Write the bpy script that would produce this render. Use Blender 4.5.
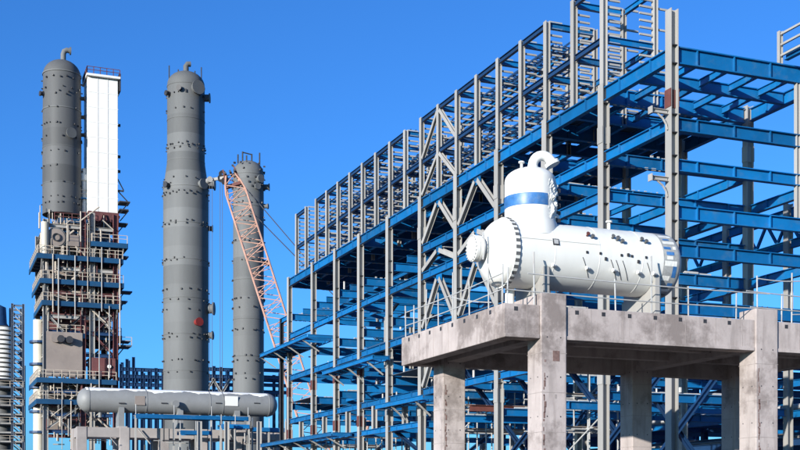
import bpy, math, random
from mathutils import Vector, Matrix
random.seed(7)
R = math.radians
scene = bpy.context.scene
for o in list(bpy.data.objects): bpy.data.objects.remove(o)

# ------------------------------------------------------------------ camera
# the world axes follow the plant grid; the camera looks 21.75 degrees clockwise of +Y
F, CX, HY, ZC, S, K = 1196.0, 400.0, 502.0, 1.6, 0.3705, 0.9288
cd = bpy.data.cameras.new('camera')
cam = bpy.data.objects.new('camera', cd)
scene.collection.objects.link(cam)
cam.location = (0, 0, ZC)
cam.rotation_euler = (R(90), 0, -math.atan2(S, K))
cd.sensor_width = 36
cd.lens = F * 36 / 800
cd.shift_y = (HY - 225) / 800
cd.clip_start, cd.clip_end = 0.2, 9000
scene.camera = cam

# ------------------------------------------------------------------ sky and sun
to_sun = Vector((-0.83, -0.557, 0)).normalized()
ELEV = 12.5
w = bpy.data.worlds.new('World'); scene.world = w; w.use_nodes = True
nt = w.node_tree; nt.nodes.clear()
sky = nt.nodes.new('ShaderNodeTexSky'); sky.sky_type = 'NISHITA'; sky.sun_disc = False
sky.sun_elevation = R(ELEV); sky.sun_rotation = math.atan2(to_sun.x, to_sun.y)
sky.altitude = 900; sky.air_density = 1.0; sky.dust_density = 1.6; sky.ozone_density = 2.5
bg = nt.nodes.new('ShaderNodeBackground'); bg.inputs[1].default_value = 0.082
wo = nt.nodes.new('ShaderNodeOutputWorld')
tint = nt.nodes.new('ShaderNodeMix'); tint.data_type = 'RGBA'; tint.blend_type = 'MULTIPLY'; tint.inputs[0].default_value = 1
tint.inputs[7].default_value = (0.36, 0.93, 1.68, 1)
nt.links.new(sky.outputs[0], tint.inputs[6]); nt.links.new(tint.outputs[2], bg.inputs[0]); nt.links.new(bg.outputs[0], wo.inputs[0])
sd = bpy.data.lights.new('sun', 'SUN'); sd.energy = 5.0; sd.angle = R(0.5); sd.color = (1, 0.95, 0.87)
sun = bpy.data.objects.new('sun', sd); scene.collection.objects.link(sun)
vs = Vector((to_sun.x * math.cos(R(ELEV)), to_sun.y * math.cos(R(ELEV)), math.sin(R(ELEV))))
sun.rotation_euler = vs.to_track_quat('Z', 'Y').to_euler(); sun.location = (-40, -40, 60)
scene.view_settings.view_transform = 'Standard'
scene.view_settings.look = 'None'
scene.view_settings.exposure = 0.78
scene.view_settings.gamma = 1

# ------------------------------------------------------------------ placing helpers
def Wp(px, d):
    r = (px - CX) / F * d
    return r * K + d * S, -r * S + d * K
def Zp(py, d): return ZC + (HY - py) / F * d
def Xon(px, Y):
    k = (px - CX) / F
    return (S + k * K) * Y / (K - k * S)
def Yon(px, X):
    k = (px - CX) / F
    return (K - k * S) * X / (S + k * K)
def Dp(X, Y): return S * X + K * Y
V = Vector

# ------------------------------------------------------------------ materials
def mat(name, col, rough=0.6, metal=0.0, var=0.12, scale=1.5, stain=None, stain_amt=0.0, bump=0.0, bscale=20,
        streak=False, spec=0.4, objvar=0.08, stain_scale=0.8, stain_lo=.55, stain_hi=.72, detail=6):
    f_ = .76 if min(col) > .7 else .68
    col = tuple(c*f_ for c in col); stain = tuple(c*f_ for c in stain) if stain else None
    m = bpy.data.materials.new(name); m.use_nodes = True
    t = m.node_tree; N = t.nodes; Lk = t.links
    p = N['Principled BSDF']
    p.inputs['Roughness'].default_value = rough; p.inputs['Metallic'].default_value = metal
    p.inputs['Specular IOR Level'].default_value = spec
    geo = N.new('ShaderNodeNewGeometry'); mp = N.new('ShaderNodeMapping')
    Lk.new(geo.outputs['Position'], mp.inputs[0])
    if streak: mp.inputs['Scale'].default_value = (1, 1, 0.16)
    n1 = N.new('ShaderNodeTexNoise'); n1.inputs['Scale'].default_value = scale; n1.inputs['Detail'].default_value = detail
    n1.inputs['Roughness'].default_value = 0.65
    Lk.new(mp.outputs[0], n1.inputs[0])
    mr = N.new('ShaderNodeMapRange'); mr.inputs[1].default_value = 0.3; mr.inputs[2].default_value = 0.7
    mr.inputs[3].default_value = 1 - var; mr.inputs[4].default_value = 1 + var
    Lk.new(n1.outputs[0], mr.inputs[0])
    oi = N.new('ShaderNodeObjectInfo')
    mo = N.new('ShaderNodeMapRange'); mo.inputs[3].default_value = 1 - objvar; mo.inputs[4].default_value = 1 + objvar
    Lk.new(oi.outputs['Random'], mo.inputs[0])
    mu = N.new('ShaderNodeMath'); mu.operation = 'MULTIPLY'
    Lk.new(mr.outputs[0], mu.inputs[0]); Lk.new(mo.outputs[0], mu.inputs[1])
    mx = N.new('ShaderNodeMix'); mx.data_type = 'RGBA'; mx.blend_type = 'MULTIPLY'; mx.inputs[0].default_value = 1
    mx.inputs[6].default_value = (*col, 1)
    Lk.new(mu.outputs[0], mx.inputs[7])
    out = mx.outputs[2]
    if stain:
        n2 = N.new('ShaderNodeTexNoise'); n2.inputs['Scale'].default_value = stain_scale; n2.inputs['Detail'].default_value = 8
        n2.inputs['Roughness'].default_value = 0.7
        Lk.new(mp.outputs[0], n2.inputs[0])
        m2 = N.new('ShaderNodeMapRange'); m2.inputs[1].default_value = stain_lo; m2.inputs[2].default_value = stain_hi
        m2.inputs[4].default_value = stain_amt
        Lk.new(n2.outputs[0], m2.inputs[0])
        mx2 = N.new('ShaderNodeMix'); mx2.data_type = 'RGBA'
        Lk.new(m2.outputs[0], mx2.inputs[0]); Lk.new(out, mx2.inputs[6]); mx2.inputs[7].default_value = (*stain, 1)
        out = mx2.outputs[2]
    if name in ('grey_tower_primer', 'dark_grey_drum_paint'):   # each rolled plate course has its own tone
        sp_ = N.new('ShaderNodeSeparateXYZ'); Lk.new(geo.outputs['Position'], sp_.inputs[0])
        dv_ = N.new('ShaderNodeMath'); dv_.operation = 'DIVIDE'; dv_.inputs[1].default_value = 2.9; Lk.new(sp_.outputs[2], dv_.inputs[0])
        fo_ = N.new('ShaderNodeMath'); fo_.operation = 'FLOOR'; Lk.new(dv_.outputs[0], fo_.inputs[0])
        wn_ = N.new('ShaderNodeTexWhiteNoise'); wn_.noise_dimensions = '1D'; Lk.new(fo_.outputs[0], wn_.inputs['W'])
        mw_ = N.new('ShaderNodeMapRange'); mw_.inputs[3].default_value = .84; mw_.inputs[4].default_value = 1.16; Lk.new(wn_.outputs[0], mw_.inputs[0])
        xw_ = N.new('ShaderNodeMix'); xw_.data_type = 'RGBA'; xw_.blend_type = 'MULTIPLY'; xw_.inputs[0].default_value = 1
        Lk.new(out, xw_.inputs[6]); Lk.new(mw_.outputs[0], xw_.inputs[7]); out = xw_.outputs[2]
    if name == 'concrete':
        mp3 = N.new('ShaderNodeMapping'); mp3.inputs['Scale'].default_value = (1.6, 1.6, .22); Lk.new(geo.outputs['Position'], mp3.inputs[0])
        n5 = N.new('ShaderNodeTexNoise'); n5.inputs['Scale'].default_value = 2.2; n5.inputs['Detail'].default_value = 7; Lk.new(mp3.outputs[0], n5.inputs[0])
        m5 = N.new('ShaderNodeMapRange'); m5.inputs[1].default_value = .52; m5.inputs[2].default_value = .68; m5.inputs[4].default_value = .38; Lk.new(n5.outputs[0], m5.inputs[0])
        x5 = N.new('ShaderNodeMix'); x5.data_type = 'RGBA'; Lk.new(m5.outputs[0], x5.inputs[0]); Lk.new(out, x5.inputs[6]); x5.inputs[7].default_value = (.15, .125, .115, 1)
        out = x5.outputs[2]
    Lk.new(out, p.inputs['Base Color'])
    if bump:
        n3 = N.new('ShaderNodeTexNoise'); n3.inputs['Scale'].default_value = bscale; n3.inputs['Detail'].default_value = 5
        Lk.new(geo.outputs['Position'], n3.inputs[0])
        b = N.new('ShaderNodeBump'); b.inputs['Strength'].default_value = bump; b.inputs['Distance'].default_value = 0.03
        Lk.new(n3.outputs[0], b.inputs['Height']); Lk.new(b.outputs[0], p.inputs['Normal'])
    return m

M = {}
M['blue'] = mat('blue_paint', (0.003, 0.145, 0.39), 0.45, var=.16, scale=.7, stain=(.10, .19, .29), stain_amt=.5, objvar=.25, stain_scale=1.6, stain_lo=.52, stain_hi=.75)
M['steel'] = mat('grey_primer_steel', (0.42, 0.405, 0.38), 0.6, var=.12, scale=1.2, stain=(.22, .16, .12), stain_amt=.5, streak=True, objvar=.1, stain_lo=.6, stain_hi=.75)
M['galv'] = mat('galvanised_tube', (0.5, 0.5, 0.49), 0.45, var=.15, scale=3, stain=(.3, .2, .13), stain_amt=.4)
M['rust'] = mat('red_oxide', (0.16, 0.052, 0.042), 0.7, var=.25, scale=2.5)
M['maroon'] = mat('maroon_primer', (0.15, 0.05, 0.05), 0.65, var=.25, scale=.6, stain=(.25, .17, .14), stain_amt=.5)
M['dark'] = mat('dark_iron', (0.045, 0.045, 0.05), 0.55, var=.3, scale=3)
M['concrete'] = mat('concrete', (0.53, 0.46, 0.435), 0.85, var=.16, scale=.9, stain=(.24, .2, .185), stain_amt=.85, bump=.22, bscale=9, stain_scale=.5, stain_lo=.5, stain_hi=.62, objvar=.04, spec=.2, detail=9)
M['concrete_far'] = mat('concrete_weathered', (0.42, 0.38, 0.36), 0.85, var=.15, scale=.4, stain=(.24, .2, .19), stain_amt=.6, stain_scale=.3)
M['scar'] = mat('honeycomb_scar', (0.2, 0.125, 0.11), 0.95, var=.35, scale=6, stain=(.33, .27, .25), stain_amt=.8, stain_scale=3)
M['patch'] = mat('mortar_patch', (0.40, 0.35, 0.33), 0.9, var=.2, scale=5, stain=(.2, .17, .16), stain_amt=.5)
M['white'] = mat('white_paint', (0.80, 0.80, 0.76), 0.55, var=.05, scale=.9, spec=.25, bump=.12, bscale=1.6, stain=(.5, .48, .43), stain_amt=.45, streak=True, objvar=.02, stain_lo=.5, stain_hi=.8)
M['wrap'] = mat('white_wrap', (0.78, 0.78, 0.73), 0.35, var=.06, scale=5, bump=.8, bscale=7, objvar=.05)
M['band'] = mat('blue_band', (0.05, 0.19, 0.47), 0.4, var=.25, scale=4, stain=(.35, .45, .6), stain_amt=.5)
M['sealant'] = mat('grey_sealant', (0.42, 0.43, 0.42), 0.6, var=.25, scale=6)
M['tower1'] = mat('dark_grey_drum_paint', (0.12, 0.123, 0.125), 0.6, var=.14, scale=.22, stain=(.085, .085, .09), stain_amt=.5, streak=True, stain_scale=.3, spec=.2)
M['tower'] = mat('grey_tower_primer', (0.165, 0.17, 0.17), 0.65, spec=.2, var=.14, scale=.22, stain=(.13, .13, .13), stain_amt=.5, streak=True, stain_scale=.3)
M['drum'] = mat('grey_drum_primer', (0.27, 0.275, 0.275), 0.55, var=.1, scale=.5, stain=(.2, .2, .2), stain_amt=.5)
M['whitepanel'] = mat('white_cladding', (0.82, 0.81, 0.77), 0.5, var=.04, scale=.4)
M['beige'] = mat('taupe_cladding', (0.30, 0.25, 0.22), 0.6, var=.14, scale=.3, stain=(.2, .17, .16), stain_amt=.7, stain_scale=.25)
M['orange'] = mat('faded_orange_paint', (0.60, 0.34, 0.25), 0.5, var=.2, scale=1)
M['navy'] = mat('navy_paint', (0.012, 0.05, 0.14), 0.5, var=.2, scale=.5)
M['frost'] = mat('white_cover_sheet', (0.85, 0.85, 0.85), 0.6, var=.04, scale=1)
M['red'] = mat('red_paint', (0.26, 0.03, 0.028), 0.45, var=.15, scale=2)
M['cable'] = mat('steel_rope', (0.06, 0.065, 0.08), 0.5)
M['ground'] = mat('gravelly_ground', (0.12, 0.105, 0.09), 0.95, var=.3, scale=.12, stain=(.08, .07, .06), stain_amt=.7, stain_scale=.03, bump=.6, bscale=3)
M['grating'] = mat('deck_grating', (0.10, 0.12, 0.15), 0.6, var=.2, scale=2)

# ------------------------------------------------------------------ mesh helpers
COL = scene.collection
WL = {}
class MB:
    def __init__(s): s.v = []; s.f = []
    def box(s, a, b):
        x0, y0, z0 = a; x1, y1, z1 = b; n = len(s.v)
        s.v += [(x0,y0,z0),(x1,y0,z0),(x1,y1,z0),(x0,y1,z0),(x0,y0,z1),(x1,y0,z1),(x1,y1,z1),(x0,y1,z1)]
        s.f += [tuple(n+i for i in q) for q in ((0,3,2,1),(4,5,6,7),(0,1,5,4),(1,2,6,5),(2,3,7,6),(3,0,4,7))]
        return s
    def bar(s, p0, p1, w, h, up=(0,0,1)):
        p0, p1 = V(p0), V(p1); x = (p1-p0).normalized(); y = V(up).cross(x)
        if y.length < 1e-4: y = V((1,0,0)).cross(x)
        y.normalize(); z = x.cross(y); n = len(s.v)
        for p in (p0, p1):
            for a, b in ((-1,-1),(1,-1),(1,1),(-1,1)): s.v.append(tuple(p + y*a*w/2 + z*b*h/2))
        s.f += [tuple(n+i for i in q) for q in ((0,3,2,1),(4,5,6,7),(0,1,5,4),(1,2,6,5),(2,3,7,6),(3,0,4,7))]
        return s
    def tube(s, p0, p1, r0, r1=None, n=8):
        r1 = r0 if r1 is None else r1
        p0, p1 = V(p0), V(p1); x = (p1-p0).normalized(); y = x.orthogonal().normalized(); z = x.cross(y); b = len(s.v)
        for p, r in ((p0, r0), (p1, r1)):
            for i in range(n):
                a = 2*math.pi*i/n; s.v.append(tuple(p + (y*math.cos(a) + z*math.sin(a))*r))
        s.f += [(b+i, b+(i+1)%n, b+n+(i+1)%n, b+n+i) for i in range(n)]
        s.f += [tuple(b+i for i in reversed(range(n))), tuple(b+n+i for i in range(n))]
        return s
    def path(s, pts, r, n=10):
        pts = [V(p) for p in pts]; b = len(s.v); y = None
        for i, p in enumerate(pts):
            t = ((pts[min(i+1, len(pts)-1)] - pts[max(i-1, 0)])).normalized()
            y = t.orthogonal().normalized() if y is None else (y - t*y.dot(t)).normalized()
            z = t.cross(y); rr = r[i] if isinstance(r, (list, tuple)) else r
            for k in range(n):
                a = 2*math.pi*k/n; s.v.append(tuple(p + (y*math.cos(a) + z*math.sin(a))*rr))
        for i in range(len(pts)-1):
            s.f += [(b+i*n+k, b+i*n+(k+1)%n, b+(i+1)*n+(k+1)%n, b+(i+1)*n+k) for k in range(n)]
        e = b+(len(pts)-1)*n
        s.f += [tuple(b+k for k in reversed(range(n))), tuple(e+k for k in range(n))]
        return s
    def lathe(s, prof, c, axis='Z', n=40, a0=0, a1=2*math.pi):
        full = abs(a1-a0-2*math.pi) < 1e-6; m = n if full else n+1; b = len(s.v)
        for r, t in prof:
            for i in range(m):
                a = a0 + (a1-a0)*i/n; u, w_ = r*math.cos(a), r*math.sin(a)
                s.v.append({'Z': (c[0]+u, c[1]+w_, c[2]+t), 'X': (c[0]+t, c[1]+u, c[2]+w_), 'Y': (c[0]+w_, c[1]+t, c[2]+u)}[axis])
        for j in range(len(prof)-1):
            for i in range(n):
                i2 = (i+1) % m
                s.f.append((b+j*m+i, b+j*m+i2, b+(j+1)*m+i2, b+(j+1)*m+i))
        return s
    def build(s, name, m, parent=None, smooth=False, kind=None, bevel=0, solid=0):
        lo = V([min(v[i] for v in s.v) for i in range(3)]); hi = V([max(v[i] for v in s.v) for i in range(3)])
        c = (lo+hi)/2
        if parent is None: c.z = lo.z
        me = bpy.data.meshes.new(name)
        me.from_pydata([(v[0]-c.x, v[1]-c.y, v[2]-c.z) for v in s.v], [], s.f); me.update()
        me.materials.append(M[m] if isinstance(m, str) else m)
        o = bpy.data.objects.new(name, me); COL.objects.link(o)
        WL[o.name] = c
        if parent: o.parent = parent; o.location = c - WL[parent.name]
        else: o.location = c
        if smooth:
            me.polygons.foreach_set('use_smooth', [True]*len(me.polygons)); me.set_sharp_from_angle(angle=R(35))
        if kind: o['kind'] = kind
        if solid: md = o.modifiers.new('solid', 'SOLIDIFY'); md.thickness = solid; md.offset = 1
        if bevel: md = o.modifiers.new('bevel', 'BEVEL'); md.width = bevel; md.segments = 2; md.limit_method = 'ANGLE'
        return o
def thing(name, label, cat, loc, group=None):
    o = bpy.data.objects.new(name, None); COL.objects.link(o); o.location = loc; WL[o.name] = V(loc)
    o['label'] = label; o['category'] = cat; o.empty_display_size = .3
    if group: o['group'] = group
    return o
def tag(o, label, cat, group=None):
    o['label'] = label; o['category'] = cat
    if group: o['group'] = group
    return o
CACHE = {}
def inst(name, key, maker, m, parent, loc, rot=None):
    """an object sharing the mesh built once for this key; local coordinates round its own origin"""
    k = (key, m)
    if k not in CACHE:
        mb = maker(); me = bpy.data.meshes.new(name); me.from_pydata(mb.v, [], mb.f); me.update(); me.materials.append(M[m])
        CACHE[k] = me
    o = bpy.data.objects.new(name, CACHE[k]); COL.objects.link(o); WL[o.name] = V(loc)
    l = V(loc)
    if parent: o.parent = parent; l = l - WL[parent.name]
    o.matrix_basis = Matrix.Translation(l) @ (rot.to_4x4() if rot else Matrix.Identity(4))
    return o
def hmesh(L, h, b, tf, tw, st=0):
    """an I-section along local X, depth h along local Z, flange width b along local Y, st web stiffeners a side"""
    def mk():
        mb = MB(); y, z, zi, t = b/2, h/2, h/2-tf, tw/2
        pr = [(-y,-z),(y,-z),(y,-zi),(t,-zi),(t,zi),(y,zi),(y,z),(-y,z),(-y,zi),(-t,zi),(-t,-zi),(-y,-zi)]
        for x in (-L/2, L/2): mb.v += [(x, a, c) for a, c in pr]
        mb.f += [(i, (i+1) % 12, 12+(i+1) % 12, 12+i) for i in range(12)]
        for o_, rv in ((0, True), (12, False)):
            for q in ((0,1,2,11),(11,2,3,10),(10,3,4,9),(9,4,5,8),(8,5,6,7)):
                q = [o_+i for i in q]; mb.f.append(tuple(reversed(q)) if rv else tuple(q))
        for k in range(st):
            x = -L/2 + L*(k+.5)/st
            for sg in (-1, 1):
                ya, yb = sorted((sg*t*1.001, sg*(y-.012))); mb.box((x-.03, ya, -zi*1.0005), (x+.03, yb, zi*1.0005))
        return mb
    return ('h', round(L, 3), h, b, tf, tw, st), mk
def frame3(p0, p1, up):
    x = (V(p1)-V(p0)).normalized(); z = V(up); z = (z - x*z.dot(x)).normalized(); y = z.cross(x)
    return Matrix((x, y, z)).transposed()
def H(name, p0, p1, h, b, m, parent, up=(0,0,1), st=0, tf=None, tw=None):
    L = (V(p1)-V(p0)).length
    key, mk = hmesh(L, h, b, tf or max(.025, .07*h), tw or max(.02, .05*h), st)
    return inst(name, key, mk, m, parent, (V(p0)+V(p1))/2, frame3(p0, p1, up))
def colH(name, x, y, z0, z1, h, b, m, parent, st=0):
    return H(name, (x,y,z0), (x,y,z1), h, b, m, parent, up=(1,0,0), st=st, tf=.07*h+.012, tw=.03)

# ------------------------------------------------------------------ ground
g = MB().box((-4000, -4000, -1), (4000, 6000, 0)).build('ground', 'ground'); g['kind'] = 'structure'

# ================================================================== near concrete platform
CW = .92
PX = [18.05, 26.31, 31.27]; PY = [33.28, 40.91]
XL, XR, YF, YB = 16.79, 33.2, 33.36, 41.95
ZT, ZB, ZPED = 7.80, 6.74, 8.19
plat = thing('concrete_platform', 'massive pinkish grey concrete table frame carrying the white vessel on thick square columns', 'platform', (25, 37.5, 0))
for i, x in enumerate(PX):
    for j, y in enumerate(PY):
        zt = ZPED if (j == 0 and i < 2) else ZT + .004
        if i == 2 and j == 0: zt = ZT + .02
        mb = MB(); mb.box((x, y, 0), (x+CW, y+CW, zt))
        c = mb.build('column', 'concrete', plat, bevel=.035)
        # vertical honeycomb strip along the arris and patched formwork spots
        if (j == 0 and i < 2) or (j == 1 and i == 0):
            sx = x + .09; pm = MB(); z = .6
            while z < 6.1:
                hgt = random.uniform(.05, .22); w_ = random.uniform(.025, .08); ox = random.uniform(-.02, .025)
                if random.random() < .82: pm.box((sx+ox, y-.006, z), (sx+ox+w_, y+.03, z+hgt))
                z += hgt + random.uniform(-.03, .03)
            pm.build('rough_strip', 'scar', c, kind='stuff')
            for k in range(2):
                px_ = x + random.uniform(.25, .7); pz = random.uniform(3.0, 5.0); a = random.uniform(.05, .1)
                MB().box((px_, y-.005, pz), (px_+a, y+.03, pz+a*random.uniform(.9, 2))).build('mortar_patch', 'patch', c)
        if j == 0 and i == 0:
            MB().box((x+.42, y-.008, 6.05), (x+.66, y+.03, 6.38)).build('mortar_patch', 'scar', c)
# board joints and tie holes left by the formwork
fj = MB(); th = MB()
for x in PX:
    for y in PY:
        for z in (1.3, 2.55, 3.8, 5.05, 6.3):
            fj.box((x-.006, y-.006, z), (x+CW+.006, y+CW+.006, z+.016))
            for u in (.22, .7):
                th.tube((x+u, y-.004, z+.5), (x+u, y+.05, z+.5), .024, n=8); th.tube((x-.004, y+u, z+.5), (x+.05, y+u, z+.5), .024, n=8)
for a in (17.6, 19.9, 21.1, 22.3, 23.5, 24.7, 25.8, 28.2, 29.4, 30.5): fj.box((a, YF-.006, ZB+.13), (a+.014, YF+.02, ZT-.02))
for b in (35.0, 36.3, 37.6, 38.9, 40.2): fj.box((XL-.006, b, ZB+.02), (XL+.02, b+.014, ZT-.02))
fj.build('board_joints', 'patch', plat, kind='stuff'); th.build('tie_holes', 'dark', plat, kind='stuff')
# second pedestal bodies behind the front columns carry the saddles
MB().box((18.06, 34.2, ZT-.2), (18.06+.9, 35.7, 8.185)).build('pedestal', 'concrete', plat, bevel=.03)
for i in (0, 1):
    for k in range(3):
        q = (PX[i]+.25+.22*k, 33.55, ZPED)
        MB().tube(q, (q[0], q[1], ZPED+.13), .022, n=6).build('anchor_bolt', 'dark', plat)
# fascia beams between / outside the columns, butting against the column sides
segs = [(XL, PX[0]), (PX[0]+CW, PX[1]), (PX[1]+CW, PX[2]), (PX[2]+CW, XR)]
for a, b in segs:
    if b - a < .1: continue
    fb = MB().box((a, YF, ZB), (b, YF+.55, ZT)).build('edge_beam', 'concrete', plat, bevel=.025)
    MB().box((a+.02, YF-.035, ZB+.01), (b-.02, YF+.05, ZB+.13)).build('ledge', 'concrete', fb, bevel=.012)
    # cast-in plates under the top edge
    x = a + .35
    while x < b - .2:
        MB().box((x, YF-.008, ZT-.22), (x+.13, YF+.02, ZT-.09)).build('cast_in_plate', 'dark', fb); x += .98
    if b - a > 4:
        for q in range(1):
            x = random.uniform(a+.5, b-.8); z = ZB + random.uniform(.1, .5)
            MB().box((x, YF-.004, z), (x+random.uniform(.1, .16), YF+.02, z+random.uniform(.14, .22))).build('mortar_patch', 'patch', fb)
lb = MB().box((XL+.002, YF+.56, ZB), (XL+.55, YB, ZT-.003)).build('edge_beam', 'concrete', plat, bevel=.025)
y = YF + .9
while y < YB - .2:
    MB().box((XL-.01, y, ZT-.22), (XL+.03, y+.13, ZT-.09)).build('cast_in_plate', 'dark', lb); y += .98
MB().box((XL+.56, YB-.55, ZB+.002), (XR, YB-.002, ZT-.003)).build('edge_beam', 'concrete', plat)
for x in PX: MB().box((x+.15, YF+.56, ZB+.1), (x+CW-.15, YB-.56, ZT-.3)).build('cross_beam', 'concrete', plat)
for y in (36.0, 38.6): MB().box((XL+.56, y, ZB+.25), (XR, y+.35, ZT-.303)).build('secondary_beam', 'concrete', plat)
MB().box((XL+.56, YF+.555, ZT-.298), (XR-.01, YB-.555, ZT-.006)).build('deck_slab', 'concrete', plat)

# ---- scaffold-tube guard rail on the platform edge
def guard(label, p0, p1, spots, heights, rails, lean=0):
    p0, p1 = V(p0), V(p1)
    t = thing('guardrail', label, 'guardrail', (p0+p1)/2)
    for u, h in zip(spots, heights):
        p = p0.lerp(p1, u)
        MB().tube(p, p+V((random.uniform(-.03,.03), 0, h)), .026, n=8).build('post', 'galv', t)
    for (u0, h0, u1, h1) in rails:
        a = p0.lerp(p1, u0)+V((0,-.03,h0)); b = p0.lerp(p1, u1)+V((0,-.03,h1))
        n = 8; pts = [a.lerp(b, i/n) + V((0, 0, -.05*math.sin(math.pi*i/n))) for i in range(n+1)]
        MB().path(pts, .02, 6).build('rail', 'galv', t)
    return t
guard('thin scaffold tube guardrail along the vessel side of the concrete deck', (XL+.1, YF+.16, ZT), (XR-.2, YF+.16, ZT),
      [.006, .065, .25, .335, .425, .545, .60, .663, .69, .735, .80, .93, .99], [1.15, 1.7, 1.05, 1.9, 1.0, .9, 1.55, 1.0, 1.75, 1.2, 1.65, 1.2, 1.3],
      [(0, .45, .6, .42), (.05, 1.0, .63, .95), (.58, .46, 1, .5), (.57, 1.0, 1, .95), (.6, 1.45, .72, 1.5), (.69, .3, .99, .8)])
guard('thin scaffold tube guardrail along the side edge of the concrete deck', (XL+.14, YF+.4, ZT), (XL+.14, YB-.1, ZT),
      [.0, .12, .3, .47, .62, .76, .9, 1.0], [1.3, 1.6, 1.2, 1.7, 1.2, 1.5, 1.1, 1.2],
      [(0, .5, 1, .45), (0, 1.0, 1, .95), (.1, .2, .5, .9)])

# ================================================================== white vessel
VY, VZ, VR = 34.95, 9.70, 1.09
X0, X1 = 17.55, 23.42
ves = thing('pressure_vessel', 'white horizontal pressure vessel with upright dome and gooseneck pipe on the concrete platform', 'vessel', (20.4, VY, ZT))
hd = .62
prof = [(VR, X0-20)] + [(VR*1.0, x-20) for x in (X0+1, X1)]
shell = MB().lathe([(VR, X0-20), (VR, X1-20)], (20, VY, VZ), 'X', 72).build('shell', 'white', ves, smooth=True)
def ell(x, sgn, depth, r, n=10): return [(r*math.cos(math.pi/2*i/n), x-20+sgn*depth*math.sin(math.pi/2*i/n)) for i in range(n+1)]
MB().lathe([(VR-.004, X0-20+.02)]+ell(X0-.10, -1, hd, VR-.004, 14), (20, VY, VZ), 'X', 72).build('head', 'white', ves, smooth=True)
rh = MB().lathe([(VR-.004, X1-20-.02)]+ell(X1+.12, 1, .5, VR-.004, 14), (20, VY, VZ), 'X', 72).build('head', 'white', ves, smooth=True)
# bolted girth flange
fl = MB().lathe([(VR, X0-20-.1), (VR+.05, X0-20-.1), (VR+.05, X0-20+.06), (VR, X0-20+.06)], (20, VY, VZ), 'X', 72).build('girth_flange', 'white', ves, smooth=True)
for k in range(34):
    a = 2*math.pi*k/34; p = V((X0-.02, VY+(VR+.045)*math.cos(a), VZ+(VR+.045)*math.sin(a)))
    rot = Matrix.Rotation(a, 3, 'X')
    inst('clamp_bolt', 'clamp', lambda: MB().box((-.075, -.02, -.052), (.075, .018, .052)), 'tower1', fl, p, rot)
# patch tape bands on the far end
pb = MB().lathe([(VR+.006, X1-20-.42), (VR+.006, X1-20+.10)] + [(r+.008, t) for r, t in ell(X1+.12, 1, .5, VR-.004, 14)[0:4]], (20, VY, VZ), 'X', 72).build('seam_band', 'sealant', ves, smooth=True)
rp = random.Random(2)
for ang, h0, t0, t1, mm in ((200, 20, -.05, .26, 'band'), (176, 6, -.3, -.05, 'wrap'), (186, 9, -.38, .2, 'wrap'), (168, 6, -.3, .0, 'band'), (158, 5, -.38, -.1, 'band'), (157, 6, -.02, .22, 'wrap'),
                           (146, 6, -.36, .2, 'wrap'), (138, 4, -.3, -.05, 'band'), (128, 8, -.38, .1, 'wrap'), (116, 4, -.2, .1, 'band'), (224, 7, -.1, .24, 'band'), (212, 9, -.4, -.1, 'wrap'), (236, 8, -.4, .2, 'wrap'), (250, 6, -.35, .1, 'tower'), (232, 3, -.4, .2, 'tower')):
    t1 = min(t1, .1)
    MB().lathe([(VR+.014, X1-20+t0), (VR+.014, X1-20+t1)], (20, VY, VZ), 'X', 6, R(ang-h0/2), R(ang+h0/2)).build('tape_patch', mm, pb, smooth=True)
# manway on the head
mw = MB().lathe([(0, -17), (.27, -17), (.27, -16.3+.2)], (0, 0, 0), 'X', 28)
mwx = X0-.1-hd
MB().lathe([(.27, .2), (.27, -.34)], (mwx, VY, VZ+.08), 'X', 32).build('manway_neck', 'white', ves, smooth=True)
mf = MB().lathe([(.27, -.16), (.43, -.16), (.43, -.26), (.30, -.262), (.43, -.275), (.43, -.38), (.36, -.42), (0, -.44)], (mwx, VY, VZ+.08), 'X', 36).build('manway_cover', 'white', ves, smooth=True)
for k in range(20):
    a = 2*math.pi*k/20; p = (mwx-.27, VY+.385*math.cos(a), VZ+.08+.385*math.sin(a))
    inst('bolt', 'mwbolt', lambda: MB().tube((-.16, 0, 0), (.16, 0, 0), .032, n=6), 'galv', mf, p)
MB().path([(mwx-.2, VY-.42, VZ-.35), (mwx-.16, VY-.5, VZ+.1), (mwx-.2, VY-.42, VZ+.52)], .03, 6).build('davit_arm', 'galv', ves)
# steam dome
DX, DR = 18.55, .84
dz0, dz1 = VZ+.6, 12.12
dome = MB().lathe([(DR+.12, VZ+.55), (DR+.05, VZ+.98), (DR, VZ+1.12), (DR, dz1)] + [(DR*math.cos(math.pi/2*i/10), dz1+.46*math.sin(math.pi/2*i/10)) for i in range(1, 11)],
          (DX, VY, 0), 'Z', 64).build('dome', 'white', ves, smooth=True)
MB().lathe([(DR+.008, 11.20), (DR+.012, 11.22), (DR+.012, 11.56), (DR+.008, 11.58)], (DX, VY, 0), 'Z', 30, R(150), R(284)).build('blue_band', 'band', dome, smooth=True)
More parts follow.
